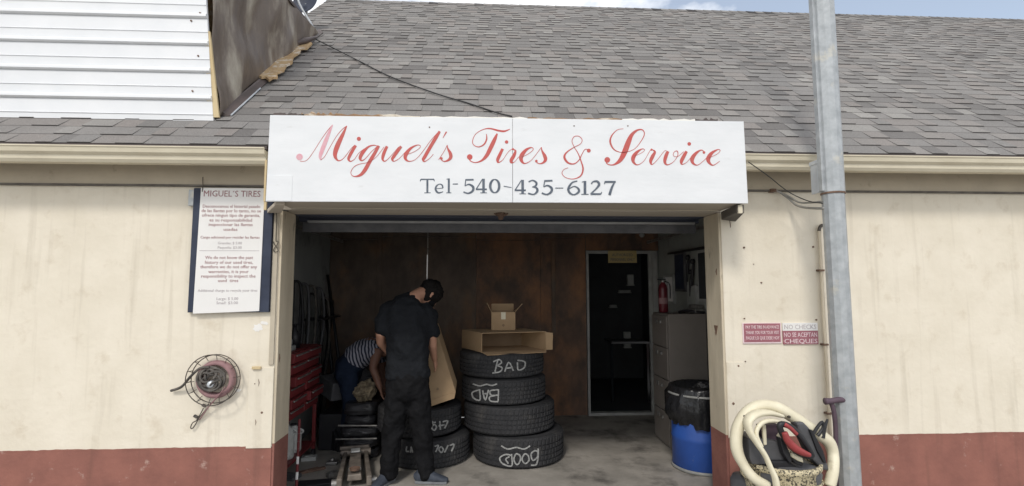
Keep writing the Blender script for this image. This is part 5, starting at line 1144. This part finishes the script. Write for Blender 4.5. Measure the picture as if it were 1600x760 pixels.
# ------------------------------------------------------------------ right side: cabinet, extinguisher, wall things, drum
nc = W(1048, 704, z=0); fc = W(1028, 684, z=0)
cy = nc.y; cxn = nc.x; fyc = cy+.46
ztc = W(1048, 491, y=cy).z
cab = thing('filing_cabinet', 'tall taupe metal filing cabinet side-on by the right wall', 'filing cabinet', (cxn+.3, cy+.23, 0))
cx2 = min(cxn+.62, IX1-.02)
MB().box((cxn+.012, cy, .0), (cx2, fyc, ztc)).build('cabinet_body', 'cabinet', cab, bevel=.006)
dh = (ztc-.05)/4
for i in range(4):
    MB().box((cxn-.006, cy+.012, .035+i*dh), (cxn+.0115, fyc-.012, .035+(i+1)*dh-.01)).build('drawer', 'cabinet', cab, bevel=.004)
    MB().box((cxn-.022, cy+.15, .035+i*dh+dh*.72), (cxn-.0065, cy+.19, .035+i*dh+dh*.82)).build('drawer_pull', 'chrome', cab, bevel=.003)
    MB().box((cxn-.014, cy+.27, .035+i*dh+dh*.70), (cxn-.0065, cy+.33, .035+i*dh+dh*.84)).build('label_holder', 'chrome', cab, bevel=.002)
p = W(1037, 490, y=cy+.32)
ex = thing('fire_extinguisher', 'red fire extinguisher standing on the filing cabinet corner', 'fire extinguisher', (p.x, cy+.32, ztc))
hE = .37; zE = ztc+.001; xE = max(p.x, cxn+.06)
MB().lathe([(.0001, 0), (.043, 0), (.048, .012), (.048, hE*.68), (.04, hE*.78), (.02, hE*.84), (.018, hE*.88)], (xE, cy+.32, zE), 24).build('cylinder', 'extred', ex, smooth=True)
MB().lathe([(.0495, hE*.25), (.0495, hE*.42)], (xE, cy+.32, zE), 24).build('paper_label', 'drumpink', ex)
MB().lathe([(.022, hE*.87), (.022, hE*.92), (.0001, hE*.92)], (xE, cy+.32, zE), 12).build('valve', 'chrome', ex)
MB().box((xE-.06, cy+.31, zE+hE*.93), (xE+.03, cy+.33, zE+hE*.97)).box((xE-.05, cy+.31, zE+hE*.985), (xE+.025, cy+.33, zE+hE)).build('handle', 'black', ex, bevel=.003)
MB().tube([(xE+.02, cy+.32, zE+hE*.9), (xE+.07, cy+.31, zE+hE*.8), (xE+.068, cy+.3, zE+hE*.4)], .007, 8, smooth=5).build('hose', 'black', ex)
# things on the cabinet top and on the wall
tag(MB().box((cxn+.28, cy+.05, ztc+.001), (cxn+.56, cy+.26, ztc+.05), Matrix.Rotation(.2, 3, 'Z')).box((cxn+.32, cy+.08, ztc+.051), (cxn+.5, cy+.22, ztc+.09), Matrix.Rotation(.35, 3, 'Z')).build('paper_tray', 'chrome', bevel=.006), 'pale tray of papers on the filing cabinet by the right jamb', 'tray')
tag(MB().tube([(cxn+.2, cy+.2, ztc+.012), (cxn+.24, cy+.1, ztc+.03), (cxn+.3, cy+.04, ztc+.02), (cxn+.4, cy+.03, ztc+.012)], .012, 8, smooth=5).build('coiled_cord', 'black', smooth=True), 'short black cord lying on the filing cabinet edge', 'cord')
def wallpic(ya, yb, za, zb_, m, mf, label, name='wall_frame', cat='frame', t_=.03):
    f = thing(name, label, cat, (IX1, (ya+yb)/2, za))
    MB().box((IX1-t_, ya, za), (IX1-.001, yb, zb_)).build('frame', mf, f, bevel=.004)
    MB().box((IX1-t_-.004, ya+.03, za+.03), (IX1-t_-.0005, yb-.03, zb_-.03)).build('sheet', m, f)
wallpic(1.05, 1.5, 1.45, 1.98, 'dark', 'doorframe', 'dark window-like panel in a pale frame on the right wall')
wallpic(1.85, 2.15, 1.55, 2.0, 'navy', 'dkgrey', 'blue poster high on the right wall near the extinguisher')
wallpic(1.56, 1.8, 1.40, 1.62, 'intwall2', 'doorframe', 'small pale notice low on the right wall between the poster and the dark panel')
wallpic(2.2, 2.55, 1.4, 1.75, 'paper', 'doorframe', 'pale sheet on the right wall just behind the extinguisher')
for i, (yy, z_) in enumerate(((1.62, 1.85), (1.68, 1.74), (1.75, 1.9))):
    tag(MB().tube([(IX1-.02, yy, z_), (IX1-.035, yy, z_-.1), (IX1-.03, yy+.03, z_-.24)], [.012, .016, .01], 8, smooth=4).lathe([(.02, 0), (.03, .02), (.02, .05)], (IX1-.03, yy, z_), 10, cap=True).build('hanging_tool', 'black', smooth=True), ('black tool hanging closest to the dark panel on the right wall', 'black tool hanging lowest between the panel and the poster', 'black tool hanging closest to the blue poster')[i], 'tool')
pz = W(1080, 388, y=1.3).z
tag(MB().tube([(IX1-.04, .3, pz), (IX1-.04, 2.3, pz+.01)], .014, 10).tube([(IX1-.04, 1.0, pz+.01), (IX1-.04, 1.0, pz+.5)], .014, 8).build('air_pipe', 'black', smooth=True), 'dark pipe running along the upper right interior wall', 'pipe')
p = W(1003, 365, y=2.3)
tag(MB().lathe([(.0001, -.05), (.02, -.045), (.035, -.02), (.02, 0), (.02, .03)], (p.x, 2.3, p.z), 14).tube([(p.x, 2.3, p.z+.03), (p.x, 2.3, CZ)], .004, 6).build('bare_bulb', 'doorframe', smooth=True), 'small unlit bulb hanging near the back doorway', 'bulb')

# blue drum
df = W(1098, 746, z=0); rD = .262
dcx = W(1053, 700, y=df.y+rD).x+rD; dcy = df.y+rD+.0
dr_ = thing('blue_drum', 'blue plastic drum lined with a black bag, at the right jamb', 'drum', (dcx, dcy, 0))
hD = W(1085, 616, y=dcy-rD).z
MB().lathe([(.0001, .004), (rD-.02, .004), (rD, .02), (rD, .26), (rD+.006, .275), (rD, .29), (rD, hD-.03)], (dcx, dcy, 0), 48).build('shell', 'blue', dr_, smooth=True)
MB().lathe([(rD+.002, .0), (rD+.012, .006), (rD+.012, .022), (rD+.002, .028)], (dcx, dcy, 0), 48).build('bottom_ring', 'rimgrey', dr_, smooth=True)
rings = []
for k_, (r_, z) in enumerate(((rD-.12, hD-.14), (rD-.03, hD-.06), (rD-.012, hD+.018), (rD+.006, hD+.03), (rD+.016, hD+.012), (rD+.02, hD-.05), (rD+.034, hD-.14), (rD+.03, hD-.22), (rD+.012, hD-.30))):
    ring = []
    for j in range(90):
        t = 2*math.pi*j/90; f = noise.noise(Vector((math.cos(t)*5, math.sin(t)*5, k_*.9))); g_ = noise.noise(Vector((math.cos(t)*14, math.sin(t)*14, k_*1.2+5)))
        am = .0 if k_ < 2 else .012+.006*max(0, k_-3)
        zz = z+(.07*noise.noise(Vector((math.cos(t)*2.2, math.sin(t)*2.2, 7))) if k_ > 5 else .008*f)*(1 if k_ < 8 else 1.3)
        side_ = max(0, -math.cos(t))*(.02 if 5 <= k_ <= 7 else 0)
        ring.append((dcx+(r_+am*f+am*.8*g_+side_)*math.cos(t), dcy+(r_+am*f+am*.8*g_+side_)*math.sin(t), zz))
    rings.append(ring)
MB().loft(rings, cap=False).build('bin_liner', 'bag', dr_, smooth=True)
MB().tube([(dcx+(rD+.024)*math.cos(2*math.pi*i/48), dcy+(rD+.024)*math.sin(2*math.pi*i/48), hD-.035) for i in range(48)], .010, 8, closed=True).build('clamp_ring', 'rimgrey', dr_, smooth=True)
rough_stack(Vector((dcx, dcy, 0)), [(hD-.18, .3), (hD-.1, .8), (hD-.05, .7), (hD-.02, .3)], rD*.85, rD*.8, dr_, 'rubbish', 'bag', 31, .06)

# ------------------------------------------------------------------ heap of parts on a tub, lower right
TY = -.52
def T(px, py, dy=0): return W(px, py, y=TY+dy)
a, b = T(1188, 740, -.17), T(1300, 740, -.17)
tc_ = Vector(((a.x+b.x)/2, TY, 0)); rT = (b.x-a.x)/2; zT = W(1245, 736, y=TY-rT).z
tub = thing('speckled_tub', 'speckled cream and black tub full of car parts beneath the conduit', 'tub', tc_)
MB().lathe([(.0001, 0), (rT*.85, 0), (rT*.9, .02), (rT*.97, zT*.7), (rT, zT-.04), (rT+.012, zT-.03), (rT+.014, zT), (rT-.004, zT+.002), (rT-.02, zT-.03), (rT-.03, .03), (.0001, .03)], tc_, 44).build('tub_wall', 'speck', tub, smooth=True)
rough_stack(tc_, [(zT-.25, .8), (zT-.05, .92), (zT-.015, .85), (zT+.01, .4)], rT*.95, rT*.95, tub, 'rubbish', 'dkgrey', 17, .03)
for j in range(3):
    MB().tube([(tc_.x+(rT+.006)*math.cos(2*math.pi*i/40), TY+(rT+.006)*math.sin(2*math.pi*i/40), zT*.3+j*zT*.25) for i in range(40)], .008, 6, closed=True).build('hoop', 'speck', tub)
# flat cream hose: big loops seen face on
def zr(pts, dy0=0, dys=None):
    return [W(1130+x/4.75, 600+y/4.75, y=TY+(dys[i] if dys else dy0)) for i, (x, y) in enumerate(pts)]
hs_ = thing('cream_hose', 'thick cream plastic trim coil looped over the tub of car parts', 'hose', zr([(100, 450)])[0])
loopA = zr([(330, 760), (230, 700), (150, 600), (100, 480), (105, 340), (170, 220), (270, 165), (390, 175), (500, 235), (600, 300), (700, 370), (780, 430), (815, 520), (815, 640), (790, 760)], dys=[-.16, -.15, -.12, -.10, -.08, -.06, -.05, -.05, -.06, -.07, -.07, -.07, -.08, -.12, -.14])
MB().tube(loopA, [.033]*3+[.039]*3+[.041]*6+[.035]*3, 12, smooth=6, ref=(0, 1, 0), flat=.9).build('outer_loop', 'cream', hs_, smooth=True)
loopB = zr([(440, 240), (340, 215), (240, 225), (185, 275), (195, 350), (250, 440), (310, 530), (350, 620), (385, 700), (400, 790)], dys=[-.10, -.12, -.13, -.15, -.17, -.19, -.21, -.23, -.25, -.26])
MB().tube(loopB, [.020, .032, .042, .042, .036, .029, .026, .026, .029, .029], 10, smooth=6, ref=(0, 1, 0), flat=.55).build('inner_strip', 'cream', hs_, smooth=True)
loopC = zr([(440, 290), (370, 275), (300, 285), (255, 330), (250, 390), (290, 470)], dys=[-.14, -.15, -.16, -.17, -.18, -.19])
MB().tube(loopC, [.010, .012, .014, .014, .012, .01], 8, smooth=6, ref=(0, 1, 0)).build('inner_lip', 'cream', hs_, smooth=True)
for x, y in ((183, 250), (320, 205), (490, 245), (160, 243)):
    p = W(1130+x/4.75, 600+y/4.75, y=TY-.10); MB().lathe([(.0001, .012), (.008, .01), (.009, -.02)], (p.x, TY-.095, p.z), 8, 'y').build('rivet', 'wire', hs_)
def slabz(pts, dy, th, m, name, parent=None, bevel=.006, tilt=0):
    f = zr(pts, dy); bk = [p+Vector((0, th, tilt)) for p in f]
    return MB().loft([f, bk]).build(name, m, parent, bevel=bevel)
gh = thing('grey_housing', 'dark grey moulded plastic housing at the left of the parts heap', 'car part', zr([(300, 600)], -.1)[0])
slabz([(190, 410), (240, 400), (440, 440), (500, 560), (490, 610), (380, 600), (215, 600), (200, 560)], -.12, .16, 'dkgrey', 'shell', gh)
slabz([(360, 575), (480, 575), (590, 640), (590, 690), (400, 680)], -.15, .08, 'black', 'lower_block', gh)
slabz([(270, 310), (410, 300), (430, 420), (300, 440)], -.05, .05, 'purple', 'inner_panel', gh)
tag(slabz([(290, 305), (320, 305), (328, 455), (305, 460)], -.13, .02, 'cream', 'cream_bracket'), 'upright cream plastic bracket inside the parts heap', 'car part')
tag(slabz([(400, 395), (430, 350), (445, 360), (415, 410)], -.14, .02, 'cream', 'cream_clip'), 'small slanted cream clip above the grey housing', 'car part')
tag(slabz([(515, 520), (590, 545), (600, 590), (560, 575), (515, 548)], -.19, .03, 'cream', 'cream_wedge'), 'cream plastic wedge under the red rimmed part', 'car part')
bp_ = thing('black_bumper_piece', 'long dark bumper piece slanting down through the parts heap', 'car part', zr([(640, 420)], -.12)[0])
slabz([(545, 290), (600, 285), (660, 350), (730, 480), (780, 600), (790, 650), (740, 640), (660, 560), (610, 450), (560, 350)], -.13, .08, 'dkgrey', 'outer_skin', bp_, .012)
slabz([(640, 340), (665, 345), (745, 500), (770, 590), (750, 590), (700, 500)], -.145, .02, 'black', 'groove_strip', bp_, .004)
rh = thing('red_rimmed_part', 'black oval frame with a worn red inner rim lying across the parts heap', 'car part', zr([(540, 420)], -.2)[0])
MB().tube(zr([(430, 300), (500, 320), (580, 400), (640, 490), (655, 530), (620, 535), (540, 500), (470, 420), (425, 340)], -.20), .018, 10, smooth=6, closed=True, ref=(0, 1, 0)).build('oval_frame', 'black', rh, smooth=True)
MB().tube(zr([(455, 360), (480, 420), (530, 475), (590, 510), (645, 530)], -.225), [.016, .022, .023, .02, .012], 10, smooth=6).build('red_rim', 'redhose', rh, smooth=True)
MB().tube(zr([(455, 300), (500, 330), (545, 375)], -.215), .012, 8, smooth=5).build('red_stub', 'redhose', rh, smooth=True)
slabz([(420, 400), (450, 410), (520, 560), (500, 600), (450, 520)], -.17, .05, 'black', 'side_arm', rh)
tag(slabz([(510, 560), (560, 550), (600, 590), (590, 615), (540, 600)], -.18, .06, 'black', 'black_clip'), 'small black clip low in the middle of the parts heap', 'car part')
bw_ = thing('black_clamp', 'black forked clamp sticking up at the right of the parts heap', 'car part', zr([(710, 370)], -.1)[0])
MB().tube(zr([(670, 370), (700, 320), (735, 285), (740, 330), (700, 385)], -.12), .010, 8, smooth=4).build('fork', 'black', bw_)
MB().tube(zr([(735, 400), (750, 330), (775, 262)], -.10), [.016, .012, .006], 8, smooth=4).build('prong', 'black', bw_)
slabz([(670, 350), (740, 360), (740, 400), (680, 395)], -.10, .04, 'dkgrey', 'jaw', bw_)
ph = thing('purple_handle', 'dark purple grey curved handle beside the steel pole', 'handle', zr([(770, 130)], -.0)[0])
MB().tube(zr([(755, 130), (800, 128), (850, 120), (900, 118)], -.02), [.022, .018, .018, .018], 10, smooth=4).build('grip', 'purple', ph, smooth=True)
MB().tube(zr([(800, 140), (820, 200), (832, 300), (836, 420), (840, 760)], -.01), .014, 10, smooth=4).build('stem', 'purple', ph, smooth=True)
# sink of ordinary life: small tank beside the pile
g = W(1163, 752, y=TY)
tag(MB().lathe([(.0001, 0), (.08, 0), (.085, .01), (.085, g.z-.03), (.07, g.z), (.0001, g.z+.005)], (W(1178, 752, y=TY-.02).x, TY+.1, 0), 24).lathe([(.089, g.z*.5), (.089, g.z*.5+.015)], (W(1178, 752, y=TY-.02).x, TY+.1, 0), 24).build('grey_can', 'dkgrey', smooth=True), 'dark grey can standing on the ground left of the speckled tub', 'can')
